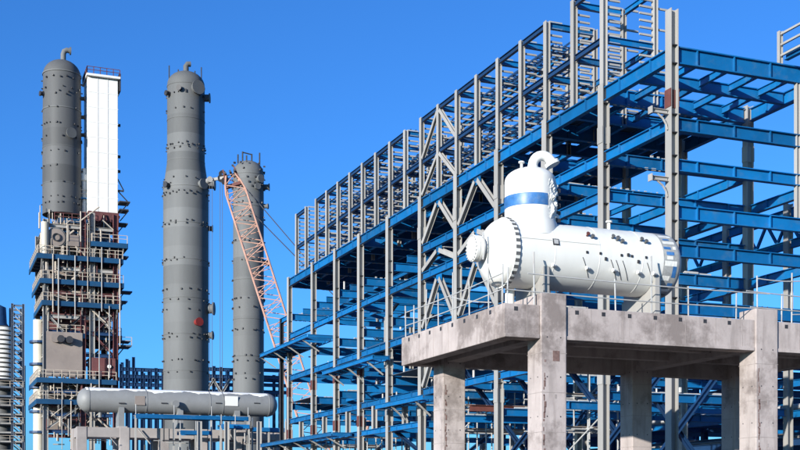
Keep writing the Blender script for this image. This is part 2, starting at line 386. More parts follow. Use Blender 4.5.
# peeling wrap lumps on the sunless side of the dome
wr = MB(); random.seed(19)
from mathutils import noise
NA, NZ = 34, 40
for i in range(NA+1):
    for k in range(NZ+1):
        u, v = i/NA, k/NZ; a = R(-78+96*u); z = 10.66+1.5*v
        e_ = min(1, 5*u, 5*(1-u), 6*v, 6*(1-v)); nn = noise.noise((a*7, z*5, 3)) + .6*noise.noise((a*17, z*13, 8))
        r = DR-.012+e_*max(-.02, .045+.10*nn)
        wr.v.append((DX+r*math.cos(a), VY+r*math.sin(a), z))
m_ = NZ+1
wr.f += [(i*m_+k, (i+1)*m_+k, (i+1)*m_+k+1, i*m_+k+1) for i in range(NA) for k in range(NZ)]
wr.build('wrinkled_wrap', 'wrap', dome)
for k in range(5):
    a = R(-36+random.uniform(-3, 3)); z = 10.75+.24*k
    p = V((DX+(DR+.06)*math.cos(a), VY+(DR+.06)*math.sin(a), z))
    MB().box((-.09+p.x, p.y-.06, p.z), (p.x+.08, p.y+.05, p.z+.12)).build('hinge_lug', 'dark', dome)
# gooseneck
gx = DX+.10; ztop = dz1+.36
pts = [(gx, VY, ztop-.2), (gx, VY, ztop+.12)]
for i in range(11):
    a = math.pi - math.pi*i/10*.92
    pts.append((gx+.30+.30*math.cos(a), VY-.02*i, ztop+.22+.30*math.sin(a)))
gn = MB().path(pts, [.24, .185]+[.165]*11, 18).build('gooseneck_pipe', 'white', ves, smooth=True)
e = V(pts[-1]); d_ = (e-V(pts[-2])).normalized()
MB().tube(e-d_*.02, e+d_*.1, .25, n=24).build('pipe_flange', 'white', gn, smooth=True)
MB().tube((DX-.5, VY-.35, dz1+.1), (DX-.5, VY-.35, dz1+.48), .045, n=10).build('nozzle', 'white', ves, smooth=True)
MB().tube((DX-.5, VY-.35, dz1+.48), (DX-.5, VY-.35, dz1+.53), .10, n=12).build('nozzle_flange', 'white', ves)
# top nozzles and lifting lugs
for x in (21.55,):
    MB().tube((x, VY, VZ+VR-.05), (x, VY, VZ+VR+.26), .05, n=10).build('nozzle', 'white', ves)
    MB().tube((x, VY, VZ+VR+.26), (x, VY, VZ+VR+.31), .11, n=14).build('nozzle_flange', 'white', ves)
def on_shell(x, ang, r=VR): return V((x, VY-r*math.cos(R(ang)), VZ+r*math.sin(R(ang))))
# valves with little flanges on the lit flank
for x, n_, red in ((20.15, 2, True), (21.1, 3, False), (22.2, 2, False)):
    for k in range(n_):
        p = on_shell(x+.15*k, 33-4*k); q = on_shell(x+.15*k, 33-4*k, VR+.1)
        vb = MB().tube(p, q, .035, n=10); d_ = (q-p).normalized(); vb.tube(q, q+d_*.035, .066, n=14)
        vb.build('valve_stub', 'rust' if (red and k == 0) else 'tower1', ves)
for x in (20.75, 21.6, 22.0, 21.35):
    p = on_shell(x, random.choice((36, 2, -8, 5))); MB().box(p-V((.035,.05,.04)), p+V((.035,.05,.06))).build('lug', 'dark', ves)
for x in (20.05, 20.55, 21.35, 21.75, 22.3):
    p = on_shell(x, 1); MB().box(p-V((.035,.03,.04)), p+V((.035,.03,.04))).build('lug', 'dark', ves)
for x in (18.9, 20.55, 22.2): MB().lathe([(VR-.01, -.02), (VR+.006, -.012), (VR+.006, .012), (VR-.01, .02)], (x, VY, VZ), 'X', 72).build('weld_seam', 'white', ves, smooth=True)
MB().box((X0, VY-VR*.96-.02, VZ+.31), (20.55, VY-VR*.96+.06, VZ+.335)).build('weld_seam', 'white', ves)
# name plate
a = 14
MB().bar(on_shell(18.92, a-5.5, VR+.02), on_shell(18.92, a+5.5, VR+.02), .22, .03, up=(0,-1,0)).build('nameplate', 'dark', ves)
MB().bar(on_shell(18.92, a-3.8, VR+.03), on_shell(18.92, a+3.8, VR+.03), .15, .03, up=(0,-1,0)).build('nameplate_face', 'galv', ves)
# hooked nozzles and hold-down rods along the lower flank
for x in (19.9, 20.95, 21.15, 21.4, 22.35):
    MB().path([on_shell(x+.36*t/5, -8-34*t/5, VR+.008) for t in range(6)], .010, 5).build('rod', 'dark', ves)
for x in (18.95, 20.2, 21.2, 22.15, 22.75):
    p = on_shell(x, -26, VR-.02)
    MB().path([p, p+V((-.01,-.08,-.03)), p+V((-.05,-.11,-.03)), p+V((-.14,-.12,-.02))], .035, 8).build('elbow_nozzle', 'white', ves, smooth=True)
    MB().tube(p+V((-.14,-.12,-.02)), p+V((-.18,-.12,-.02)), .065, n=12).build('nozzle_flange', 'white', ves)
MB().tube((17.95, VY+.3, ZT), (17.95, VY+.3, VZ-.98), .16, n=16).build('drain_leg', 'white', ves, smooth=True)
MB().tube((17.95, VY+.3, ZT+.22), (17.95, VY+.3, ZT+.3), .24, n=16).build('nozzle_flange', 'galv', ves)
# saddles
for x, zb in ((18.62, 8.185), (22.85, ZT)):
    n = 16; pr = []
    for i in range(n+1):
        a = R(-152 + 124*i/n); pr.append((VY+(VR+.015)*math.cos(a), VZ+(VR+.015)*math.sin(a)))
    pr = [(pr[0][0], zb+.03)] + pr + [(pr[-1][0], zb+.03)]
    mb = MB(); m_ = len(pr)
    for xx in (x-.11, x+.11): mb.v += [(xx, a, b) for a, b in pr]
    mb.f += [(i, (i+1) % m_, m_+(i+1) % m_, m_+i) for i in range(m_)]
    for i in range(1, m_-1): pass
    # web faces as a fan of quads down to the base line
    bl = len(mb.v)
    for xx in (x-.11, x+.11): mb.v += [(xx, a, zb+.03) for a, b in pr]
    for sgn, o1, o2 in ((0, 0, bl), (1, m_, bl+m_)):
        for i in range(m_-1): mb.f.append((o1+i, o1+i+1, o2+i+1, o2+i))
    mb.build('saddle', 'steel', ves)
    MB().box((x-.2, VY-1.06, zb), (x+.2, VY+1.06, zb+.03)).build('saddle_base', 'white', ves)

# ================================================================== main blue rack
GX = [32.34, 41.34, 49.0]
Y0 = 46.96
NF = [0, 1, 2, 3, 4, 5, 6.05, 7.1, 8.1, 9.15, 10.4]
YS = [Y0+6*n for n in NF]
def ZL(p): return ZC + p*55.6/F
LV = dict(T=ZL(572), MM=ZL(509), A=ZL(447), B=ZL(378), C=ZL(337), C2=ZL(290), D=ZL(252), E2=ZL(195), E=ZL(164), G=ZL(117))
rack = thing('steel_rack', 'long multi-storey rack of bright blue beams on pale grey columns behind the platform', 'steel frame', (41, 78, 0))
rc = random.Random(3)
for i, y in enumerate(YS):
    for j, x in enumerate(GX):
        zt = (LV['B']+.6 if j == 2 else LV['A']+.55) if i else (ZL(492) if j == 0 else LV['A']+.5)
        h, b = (.41, .48) if j == 0 else (.42, .42)
        z = 0; cuts = [LV['E']-2.0+rc.uniform(-.3, .3), zt]
        c = colH('column', x, y, 0, zt, h, b, 'steel', rack)
        # splices: bolted cover plates, some still in red oxide
        for zc_ in ((LV['D']-1.3) if i > 5 else ZL(403), LV['E']-1.2):
            if j == 0 or rc.random() < .4:
                mb = MB()
                for sg in (-1, 1):
                    mb.box((x+sg*(h/2+.016)-.016, y-b/2-.01, zc_-.42), (x+sg*(h/2+.016)+.016, y+b/2+.01, zc_+.42))
                mb.box((x-h/2+.05, y-.075, zc_-.42), (x+h/2-.05, y-.018, zc_+.42))
                col = 'rust' if ((i == 0 and zc_ > 15) or i > 6) else 'steel'
                sp = mb.build('splice_plate', col, rack)
        # bolted end plates where beams land
        for l in ('A', 'B', 'C', 'C2', 'D', 'E2', 'E'):
            z = LV[l]
            for dz in (-.42, .42):
                if j == 0: MB().box((x-h/2+.05, y-b/2+.02, z+dz-.02), (x+h/2-.05, y-.02, z+dz+.02)).build('stiffener_plate', 'dark', rack)
def brk(rnd, p): return rnd.random() < p
# cross beams
for i, y in enumerate(YS):
    for j in range(2):
        xa, xb = GX[j]+.29, GX[j+1]-.31
        for l, hh in (('A', .8), ('B', .62), ('C', .55), ('C2', .66), ('D', .6), ('E2', .6), ('E', .45), ('G', .45)):
            if i == 0 and l in ('E', 'G'): continue
            if l == 'C' and i > 7: continue
            if l == 'C2' and brk(rc, .25) and i > 0: continue
            if j == 1 and (l in 'ABC' or brk(rc, .35)) : continue
            z = LV[l]
            H('cross_beam', (xa, y, z), (xb, y, z), hh, .3, 'blue', rack, st=4 if i < 3 else 2)
# longitudinal beams
for i in range(len(YS)-1):
    ya, yb = YS[i]+.27, YS[i+1]-.27
    for j, x in enumerate(GX):
        for l, hh in (('A', .7), ('B', .55), ('C', .5), ('D', .5), ('E', .45), ('G', .4)):
            if j == 0 and l == 'B' and i > 4: continue
            if j == 0 and l == 'G' and i < 5: continue
            if j == 1 and l in ('B', 'G') and brk(rc, .5): continue
            if j == 2 and l in ('A', 'D', 'G', 'E'): continue
            if j == 0 and i == 0 and l in ('C', 'E'): continue
            H('longitudinal_beam', (x, ya, LV[l]), (x, yb, LV[l]), hh, .3, 'blue', rack, st=2)
# secondary steel: intermediate cross beams and joists on the upper floors
for i in range(len(YS)-1):
    ym = (YS[i]+YS[i+1])/2
    for j in range(1):
        xa, xb = GX[j]+.16, GX[j+1]-.16
        H('intermediate_beam', (xa, ym, LV['A']), (xb, ym, LV['A']), .6, .25, 'blue', rack)
        if i > 2 and brk(rc, .75): H('intermediate_beam', (xa, ym, LV['B']), (xb, ym, LV['B']), .5, .22, 'blue', rack)
        if i > 2 and brk(rc, .5): H('intermediate_beam', (xa, ym, LV['D']), (xb, ym, LV['D']), .45, .22, 'blue', rack)
        if i > 2 and brk(rc, .5): H('intermediate_beam', (xa, ym, LV['C']), (xb, ym, LV['C']), .45, .22, 'blue', rack)
        n = 5 if j == 0 else 4
        for k in range(1, n):
            x = GX[j] + (GX[j+1]-GX[j])*k/n
            for ya, yb in ((YS[i]+.16, ym-.13), (ym+.13, YS[i+1]-.16)):
                H('joist', (x, ya, LV['A']+.06), (x, yb, LV['A']+.06), .36, .2, 'blue', rack)
        for l, n, pr in (('B', 4, .55), ('D', 3, .5), ('E2', 3, .6)):
            for k in range(1, n):
                if brk(rc, pr) and i > 1:
                    x = GX[j] + (GX[j+1]-GX[j])*k/n
                    H('joist', (x, YS[i]+.16, LV[l]+.1), (x, YS[i+1]-.16, LV[l]+.1), .32, .18, 'blue', rack)
# floor panels laid on the joists
for i in range(len(YS)-1):
    ym = (YS[i]+YS[i+1])/2
    for j in range(1):
        n = 5
        for k in range(n):
            xa, xb = GX[j]+(GX[j+1]-GX[j])*k/n+.02, GX[j]+(GX[j+1]-GX[j])*(k+1)/n-.02
            for ya, yb in ((YS[i]+.02, ym-.02), (ym+.02, YS[i+1]-.02)):
                pr_ = (.0 if i == 0 else .55 if i == 1 else .88) * (1 if j == 0 else .8)
                if brk(rc, pr_): MB().box((xa, ya, LV['A']+.44), (xb, yb, LV['A']+.48)).build('floor_panel', 'grating', rack)
        for l, pr_ in (('B', .3), ('D', .45), ('E2', .5)):  # lower panels added at random to block sky light and darken the interior
            if i > 2:
                for k in range(2):
                    if brk(rc, pr_):
                        xa = GX[j]+(GX[j+1]-GX[j])*k/2+.05; MB().box((xa, YS[i]+.3, LV[l]+.34), (xa+(GX[j+1]-GX[j])/2-.1, YS[i+1]-.3, LV[l]+.38)).build('floor_panel', 'grating', rack)
# chevron bracing on the outer row
def chevron(x, ya, yb, zt, zb, m='steel', s=.3):
    ym = (ya+yb)/2
    MB().box((x-.02, ym-.45, zt-.85), (x+.02, ym+.45, zt-.3)).build('gusset_plate', 'blue', rack)
    for y in (ya, yb):
        yo = ym + (.22 if y > ym else -.22)
        yi = y + (.33 if y < ym else -.33)
        H('brace', (x, yo, zt-.62), (x, yi, zb+.4), s, s, m, rack, up=(1, 0, 0))
chevron(GX[0], YS[3], YS[4], LV['A'], LV['B']); chevron(GX[0], YS[4], YS[5], LV['A'], LV['B'])
chevron(GX[0], YS[3], YS[4], LV['B'], LV['C']); chevron(GX[0], YS[4], YS[5], LV['B'], LV['C'])
chevron(GX[0], YS[4], YS[5], LV['C'], LV['D']); chevron(GX[0], YS[3], YS[4], LV['C'], LV['D'])
chevron(GX[0], YS[4], YS[5], LV['D'], LV['E']); chevron(GX[1], YS[4], YS[5], LV['B'], LV['D'], 'blue'); chevron(GX[1], YS[7], YS[8], LV['A'], LV['C'], 'blue')
# truss along the far row
for i in range(6):
    ya, yb = YS[i], YS[i+1]; x = GX[2]
    for k in range(3):
        a, b = ya+(yb-ya)*k/3, ya+(yb-ya)*(k+1)/3; m_ = (a+b)/2
        for p, q in ((a, m_), (b, m_)): H('truss_web', (x, p, LV['B']-.25), (x, q, LV['C']+.22), .15, .15, 'blue', rack, up=(1,0,0))
# X bracing low in the frame bays
for i, j, za, zb in ((1, 0, .6, LV['E2']-.3), (2, 0, 1.0, LV['E2']-.3), (3, 1, 1, LV['E2']), (6, 0, .8, LV['G']), (3, 0, .8, LV['E2']-.3), (4, 0, .8, LV['E2']-.3)):
    y = YS[i]; H('brace', (GX[j]+.4, y-.12, za), (GX[j+1]-.4, y-.12, zb), .26, .26, 'navy', rack)
    H('brace', (GX[j]+.4, y+.16, zb), (GX[j+1]-.4, y+.16, za), .26, .26, 'navy', rack)
# half-bay posts and slender hangers low on the outer row
for i in range(4, len(YS)-1):
    ym = (YS[i]+YS[i+1])/2
    colH('post', GX[0], ym, LV['G']+.2, LV['E']-.23, .36, .34, 'steel', rack)
    if i > 4: colH('post', GX[0]+3.2, ym-1.2, 0, LV['E']-.3, .3, .3, 'steel', rack)
colH('post', GX[0], Y0+6*10.85, 0, LV['B']+.2, .36, .34, 'dark', rack)
H('longitudinal_beam', (GX[0], YS[10]+.27, LV['B']), (GX[0], Y0+6*10.85, LV['B']), .45, .25, 'blue', rack)
# slender post with brackets in the end bay, plus a short tray post above the end beam
colH('post', 39.56, Y0-.02, LV['C2']+.34, LV['A']-.42, .22, .22, 'steel', rack)
for z in (LV['B']+1.5, LV['B']+.5, LV['C']+1.2, LV['C']+.4, LV['C']-.6):
    MB().box((39.67, Y0-.06, z), (40.6, Y0+.06, z+.1)).build('bracket', 'steel', rack)
    H('bracket', (39.66, Y0-.02, z-.55), (40.4, Y0-.02, z), .07, .07, 'steel', rack)
xq = Xon(780, Y0)
colH('post', xq, Y0, LV['A']+.4, LV['A']+2.0, .2, .2, 'steel', rack)
for k in range(3): MB().box((xq-.05, Y0-1.9, LV['A']+.75+.52*k), (xq+.05, Y0-.1, LV['A']+.85+.52*k)).build('tray_arm', 'steel', rack)
H('longitudinal_beam', (xq+.2, Y0-6, LV['A']+.75), (xq+.2, Y0-.2, LV['A']+.75), .4, .25, 'blue', rack)
# cantilever brackets with knees on the corner column
for z in (ZL(389), ZL(322)):
    H('bracket', (GX[0]-1.15, Y0, z), (GX[0]-.25, Y0, z), .2, .18, 'steel', rack)
    MB().box((GX[0]-1.2, Y0-.16, z-.16), (GX[0]-1.15, Y0+.16, z+.16)).build('end_plate', 'steel', rack)
    MB().path([(GX[0]-.8, Y0, z-.1), (GX[0]-.5, Y0, z-.3), (GX[0]-.32, Y0, z-.55), (GX[0]-.25, Y0, z-.8)], .05, 6).build('knee', 'steel', rack)
# cantilevered walkways outside the row
def walkway(x0, x1, n0, n1, z, grate=True):
    y0, y1 = Y0+6*n0, Y0+6*n1
    for x in (x0, x1): H('walkway_beam', (x, y0, z), (x, y1, z), .32, .16, 'blue', rack)
    k = max(2, int((y1-y0)/1.5))
    for q in range(k+1):
        y = y0+(y1-y0)*q/k; H('walkway_beam', (x0+.09, y, z), (x1-.09, y, z), .28, .14, 'blue', rack)
    if grate: MB().box((x0+.1, y0+(y1-y0)*.45, z+.17), (x1, y1, z+.2)).build('grating', 'grating', rack)
    for q in range(1, k+1, 3):
        y = y0+(y1-y0)*q/k; H('walkway_brace', (x0+.1, y, z-.16), (GX[0]-.25, y, z-1.1), .1, .1, 'steel', rack)
walkway(30.5, 33.2, 8.5, 11.05, ZL(306))
walkway(30.7, 32.0, 5.9, 7.9, ZL(229))
walkway(30.3, 32.0, 7.3, 10.9, ZL(117))
walkway(30.9, 32.0, 4.4, 5.9, ZL(150))
# grey door-shaped hanger frames
for n, z in ((6.5, ZL(300)), (5.3, ZL(262))):
    y = Y0+6*n; x = GX[0]+.8
    for dx in (0, 2.1): colH('hanger_post', x+dx, y, z-3.6, z, .26, .26, 'steel', rack)
    H('hanger_beam', (x-.13, y, z+.13), (x+2.23, y, z+.13), .26, .26, 'steel', rack)
    H('brace', (x, y, z+.2), (x+1.8, y+1.5, z+2.0), .2, .2, 'steel', rack)
# loose small steel: stubs, cleats and short pipe spools that litter the floors
spool = MB(); stub = MB(); rr = random.Random(11)
for k in range(330):      # short pipes and rods lying on the cross beams
    i = rr.randrange(1, 11); l = rr.choice(('C2', 'D', 'D', 'E2', 'E2', 'E2', 'E', 'E', 'E', 'G', 'G', 'G', 'B'))
    top = {'B': .31, 'C2': .33, 'D': .3, 'E2': .3, 'E': .225, 'G': .225}[l]
    x = rr.uniform(GX[0]+.5, GX[1]-2.4); y = YS[i]+rr.uniform(-.1, .1); r_ = rr.uniform(.03, .09); z = LV[l]+top+r_
    d = V(rr.choice(((1, 0, 0), (1, .05, 0), (.98, .2, 0), (1, -.08, 0), (0, 0, 1)))); L_ = rr.uniform(.5, 2.0) * (.4 if d.z else 1)
    spool.tube((x, y, z), tuple(V((x, y, z))+d*L_), r_, n=7)
for k in range(200):      # rows of clips and cleats on the beam flanges
    i = rr.randrange(1, 11); l, dz = rr.choice((('A', -.44), ('A', -.44), ('B', -.35), ('B', .31), ('D', .3), ('E2', .3), ('E', .225)))
    x = rr.uniform(GX[0]+.5, GX[1]-3.5); y = YS[i]+rr.uniform(-.13, .06)
    for q in range(rr.randrange(3, 9)):
        stub.box((x+.42*q, y, LV[l]+dz), (x+.42*q+.2*rr.random()+.05, y+.07, LV[l]+dz+.05+.1*rr.random()))
spool.build('pipe_spools', 'galv', rack, kind='stuff'); stub.build('steel_cleats', 'steel', rack, kind='stuff')
# red oxide beam and scaffold low between the columns
H('red_beam', (GX[0]+.3, YS[4]-1.2, ZL(130)), (GX[1]+1, YS[4]-1.2, ZL(130)), .4, .3, 'rust', rack)
rs = random.Random(5)
def scaffold(label, xs, ys_, top, zs):
    sc = thing('scaffold', label, 'scaffold', (sum(xs)/len(xs), ys_[1], 0), 'scaffolds inside the rack')
    for x in xs:
        for y in ys_: MB().tube((x, y, 0), (x, y, top+rs.uniform(-.8, .8)), .05, n=6).build('standard', 'galv', sc)
    for z in zs:
        for y in ys_: MB().tube((xs[0]-.4, y+.08, z), (xs[-1]+.4, y+.08, z), .045, n=6).build('ledger', 'galv', sc)
        for x in xs: MB().tube((x+.08, ys_[0]-.4, z+.06), (x+.08, ys_[-1]+.4, z+.06), .045, n=6).build('transom', 'galv', sc)
        for q in range(4):
            if rs.random() < .8: MB().box((xs[0]-.3, ys_[0]+.2+.26*q, z+.13), (xs[-1]+.3-rs.random()*.5, ys_[0]+.43+.26*q, z+.17)).build('plank', 'beige', sc)
    for k in range(6):
        x = rs.choice(xs[:-1]); z = rs.choice(zs); MB().tube((x, ys_[0]-.1, z), (x+2, ys_[0]-.1, z+1.9), .045, n=6).build('diagonal', 'galv', sc)
scaffold('tube scaffold with planks behind the corner column of the concrete platform', [33.6, 35.6, 37.6, 39.6], [60.0, 61.6, 63.2], 9.2, (2.0, 3.9, 5.8, 7.7))
scaffold('tube scaffold with planks behind the rear side column of the concrete platform', [33.4, 35.2, 37.0, 38.8, 40.4], [72.6, 74.0, 75.4], 8.6, (1.6, 3.2, 4.8, 6.4, 8.0))
scaffold('tube scaffold with planks between the end column and the low cantilever walkway', [33.4, 35.0, 36.6, 38.2], [101.5, 102.9, 104.3], 7.6, (1.8, 3.4, 5.0, 6.6))
scaffold('tube scaffold with planks between the red spliced columns at the rack far end', [33.6, 35.4, 37.2], [91.4, 92.8, 94.2], 7.2, (2.2, 3.8, 5.4, 7.0))

# ---- second, lower rack further off, seen through the first
br = thing('far_pipe_rack', 'lower dark blue rack standing beyond the big rack, glimpsed between its columns', 'rack', (66, 80, 0))
rb_ = random.Random(31)
for i in range(14):
    y = 44+5.5*i
    for x in (58, 64, 71):
        colH('column', x, y, 0, 13.5 if x > 60 else 11, .5, .45, 'navy', br)
    for z in (2.6, 4.4, 6.0, 8.0, 10.2, 12.4):
        if rb_.random() < .85: H('cross_beam', (58.3, y, z), (70.7, y, z), .55, .3, 'navy', br)
        if i < 13:
            for x in (58, 71):
                if rb_.random() < .85: H('longitudinal_beam', (x, y+.25, z-.1), (x, y+5.25, z-.1), .5, .3, rb_.choice(('blue', 'navy')), br)
    if i % 3 == 0 and i < 13:
        for za, zb__ in ((.5, 4), (4, .5)): H('brace', (57.9, y+.3, za), (57.9, y+5.2, zb__), .25, .25, 'navy', br, up=(1,0,0))
for k in range(9):
    x = 59.2+1.3*k; z = rb_.choice((4.9, 6.5, 8.5)); rd_ = rb_.uniform(.15, .38)
    MB().tube((x, 43, z+rd_-.2), (x, 116, z+rd_-.2), rd_, n=10).build('pipe', rb_.choice(('galv', 'tower1', 'steel')), br, smooth=True)
# exchangers and vessels standing on the ground inside the big rack
for k, (x, y, r_, L2, z, lab) in enumerate(((35.5, 72.5, .7, 5.0, 4.0, 'pale exchanger shell low in the rack behind the chevron bracing'),
                                         (36.0, 97, .75, 5.2, 3.8, 'pale exchanger shell under the rack beside the far end walkway'))):
    t = thing('heat_exchanger', lab, 'exchanger', (x, y, 0)); m_ = 'steel'
    MB().lathe([(0, -.25), (r_*.7, -.18), (r_, 0), (r_, L2), (r_*.7, L2+.18), (0, L2+.25)], (x, y, z), 'X', 24).build('shell', m_, t, smooth=True)
    for q in (.7, L2-1.2): MB().lathe([(r_-.02, 0), (r_+.16, 0), (r_+.16, .12), (r_-.02, .12)], (x+q, y, z), 'X', 24).build('flange', m_, t, smooth=True)
    for q in (1.3, L2-1.6):
        MB().box((x+q, y-r_*.7, z-r_-.4), (x+q+.25, y+r_*.7, z-r_*.6)).build('saddle', m_, t)
        MB().box((x+q-.1, y-r_*.8, 0), (x+q+.35, y+r_*.8, z-r_-.4)).build('pier', 'concrete_far', t)
    MB().tube((x+L2/2, y, z+r_-.1), (x+L2/2, y, z+r_+.6), .17, n=10).build('nozzle', m_, t, smooth=True)

# ---- cable tray gallery on top
gal = thing('cable_gallery', 'open gallery of slender grey posts with short tray arms atop the blue rack', 'steel frame', (33.9, 80, LV['A']+.35))
GXA, GXB = 32.34, 35.42
gn_ = [1+.5*k for k in range(19)]
zb = LV['A']+.36
arm_list = []
for k, n in enumerate(gn_):
    y = Y0+6*n
    for x, s in ((GXA, .28), (GXB, .24)):
        colH('post', x, y, zb if x == GXA else LV['A']-.3, LV['T']+.22, s, s*1.15, 'steel', gal)
        nz = 16
        for q in range(nz):
            z = zb+.2+.365*q
            sg = 1 if x == GXA else -1
            arm_list.append((y, x+sg*s/2, x+sg*(s/2+.82), z))
            if k < 2 and x == GXB and q % 3 == 0: arm_list.append((y, x+s/2, x+s/2+.8, z))
    for l in ('T', 'MM'):
        if n not in (9.5, 10.0): H('cross_beam', (GXA+.19, y, LV[l]), (GXB-.16, y, LV[l]), .34, .22, 'blue' if l == 'T' or k < 6 else 'navy', gal)
    if k < len(gn_)-1:
        y2 = y+3
        for x in (GXA, GXB):
            for l in ('T', 'MM'):
                if l == 'T' and n in (1.5, 5.0, 9.0): continue
                H('longitudinal_beam', (x, y+.18, LV[l]), (x, y2-.18, LV[l]), .3, .2, 'navy' if x == GXA else 'blue', gal)
arm_list.sort(key=lambda a: a[0])
for a in arm_list[:290]:
    inst('tray_arm', ('arm', round(abs(a[2]-a[1]), 2)), lambda: MB().box((-.41, -.04, -.05), (.41, .04, .05)), 'steel', gal, ((a[1]+a[2])/2, a[0], a[3]))
am = MB()
for a in arm_list[290:]: am.box((min(a[1], a[2]), a[0]-.04, a[3]-.05), (max(a[1], a[2]), a[0]+.04, a[3]+.05))
am.build('far_tray_arms', 'steel', gal, kind='stuff')
def gchev(zt, zb_):
    ym = Y0+6*4.5
    for n in (4, 5):
        y = Y0+6*n; H('brace', (GXA, ym+(.2 if n > 4.5 else -.2), zt-.2), (GXA, y+(-.2 if n > 4.5 else .2), zb_+.25), .22, .24, 'steel', gal, up=(1,0,0))
gchev(LV['T'], LV['MM']); gchev(LV['MM'], zb)
# bundles of tray runners seen as dark blue lines inside the gallery
for z in [zb+.25+.45*q+.08 for q in range(0, 13)]:
    for x in (GXA+.62, GXB-.6):
        a = rr.randrange(1, 12); b = a+rr.randrange(3, 9)
        ya, yb = Y0+6*gn_[a], Y0+6*gn_[min(b, 18)]
        mb = MB()
        for dx in (-.2, .2): mb.box((x+dx-.02, ya, z-.02), (x+dx+.02, yb, z+.09))
        y = ya+.2
        while y < yb: mb.box((x-.18, y, z-.01), (x+.18, y+.05, z+.03)); y += .6
        mb.build('cable_tray', 'navy', gal)

# ================================================================== left background
# ---- main column
def tower(name, label, px, d, prof_px, m='tower', n=64):
    x, y = Wp(px, d); t = thing(name, label, 'column', (x, y, 0), 'tall process columns')
    pr = [(r*d/F, Zp(py, d) if py is not None else 0.0) for r, py in prof_px]
    MB().lathe(pr, (x, y, 0), 'Z', n).build('shell', m, t, smooth=True)
    return t, x, y
def lugrows(t, x, y, rows, rfun, d, rnd):
    mb = MB()
    for py in rows:
        z = Zp(py, d); n = rnd.randrange(11, 26); ph = rnd.uniform(0, 6)
        for k in range(n):
            if rnd.random() < .3: continue
            a = ph + 2*math.pi*k/n + rnd.uniform(-.08, .08); r = rfun(py)
            s = rnd.uniform(.12, .22); c = V((x+math.cos(a)*(r+.1), y+math.sin(a)*(r+.1), z+rnd.uniform(-.1, .1)))
            mb.bar(c-V((math.cos(a), math.sin(a), 0))*.2, c+V((math.cos(a), math.sin(a), 0))*.12, s, s*1.2)
    mb.build('clip_lugs', 'dark', t, kind='stuff')
def nozzle(t, x, y, r, a, z, rad, L, m='tower', name='nozzle'):
    d = V((math.cos(a), math.sin(a), 0)); p = V((x, y, z))+d*(r-.1); q = V((x, y, z))+d*(r+L)
    o = MB().tube(p, q, rad, n=16).build(name, m, t, smooth=True)
    MB().tube(q, q+d*.16, rad*1.35, n=18).build('flange', m, o, smooth=True)
    return o
def ring(t, x, y, r, z, h=.18, pr=.09, m='tower'):
    return MB().lathe([(r-.02, z-h), (r+pr, z-h), (r+pr, z+h), (r-.02, z+h)], (x, y, 0), 'Z', 64).build('ring', m, t, smooth=True)
vw = math.atan2(-1, 0)   # the side facing the camera is about -Y
rt = random.Random(21)
D2 = 185
dm = [(18.5*math.cos(math.pi/2*i/8), 86-14*math.sin(math.pi/2*i/8)) for i in range(1, 9)]
t2, x2, y2 = tower('process_column', 'tall grey column with a stepped narrower upper half and red capped nozzle', 186, D2,
                   [(22.4, None), (22.4, 190), (18.6, 163), (18.5, 86)] + dm)
rf2 = lambda py: (22.4 if py > 190 else 18.6+(py-163)/27*3.8 if py > 163 else 18.5)*D2/F
lugrows(t2, x2, y2, [96, 98, 113, 147, 149, 152, 182, 188, 196, 198, 225, 228, 262, 264, 292, 303, 312, 336, 340, 362, 374], rf2, D2, rt)
for py in (88, 122, 150, 163, 190, 226, 262, 300, 336, 372): ring(t2, x2, y2, rf2(py), Zp(py, D2), .10, .05)
for a, py, rd, L_, mm in ((-70, 93, .8, .6, 'tower'), (-20, 98, .55, .7, 'tower'), (-22, 184, .75, 1.0, 'tower'), (-60, 188, .6, .5, 'tower'), (-74, 325, .48, .8, 'red'),
                      (-25, 309, .75, .8, 'tower'), (-30, 336, .5, .7, 'tower'), (-120, 95, .3, .5, 'dark'), (-150, 190, .35, .6, 'dark'), (-160, 98, .3, .6, 'dark'), (-15, 228, .4, .5, 'dark')):
    nozzle(t2, x2, y2, rf2(py), R(a), Zp(py, D2), rd, L_, mm)
zt = Zp(72, D2)
MB().path([(x2, y2, zt-.4), (x2, y2, zt+.9), (x2+.25, y2, zt+1.25), (x2+.7, y2, zt+1.3)], .42, 12).build('top_nozzle', 'tower', t2, smooth=True)
for dx, h_ in ((-2.6, .9), (2.4, 1.3), (-1.2, .5), (1.4, .6)): MB().tube((x2+dx, y2, Zp(84, D2)), (x2+dx, y2, Zp(84, D2)+1.6+h_), .09, n=6).build('vent_pipe', 'dark', t2)
# ---- slimmer column behind the crane
D3 = 178
dm = [(15.2*math.cos(math.pi/2*i/8), 174-13*math.sin(math.pi/2*i/8)) for i in range(1, 9)]
t3, x3, y3 = tower('process_column', 'slimmer grey column standing behind the orange crane boom', 248.5, D3, [(15.3, None), (15.3, 300), (15.2, 174)] + dm)
rf3 = lambda py: 15.3*D3/F
lugrows(t3, x3, y3, [166, 172, 180, 186, 190, 205, 219, 243, 262, 281, 300, 309, 331, 357, 362, 374, 380], rf3, D3, rt)
for py in (176, 208, 243, 281, 320, 357): ring(t3, x3, y3, rf3(py), Zp(py, D3), .09, .045)
for a, py, rd, L_ in ((-65, 182, .45, .5), (-20, 187, .4, .7), (-75, 190, .35, .4), (-10, 262, .4, .6), (-30, 207, .3, .6)):
    nozzle(t3, x3, y3, rf3(py), R(a), Zp(py, D3), rd, L_, 'tower')
zt = Zp(161, D3)
for dx, h_ in ((-.9, 1.3), (-.3, .8), (.5, 1.1), (1.7, 1.4), (-1.6, .8)): MB().tube((x3+dx, y3, zt-.5), (x3+dx, y3, zt+h_), .11, n=6).build('vent_pipe', 'dark', t3)
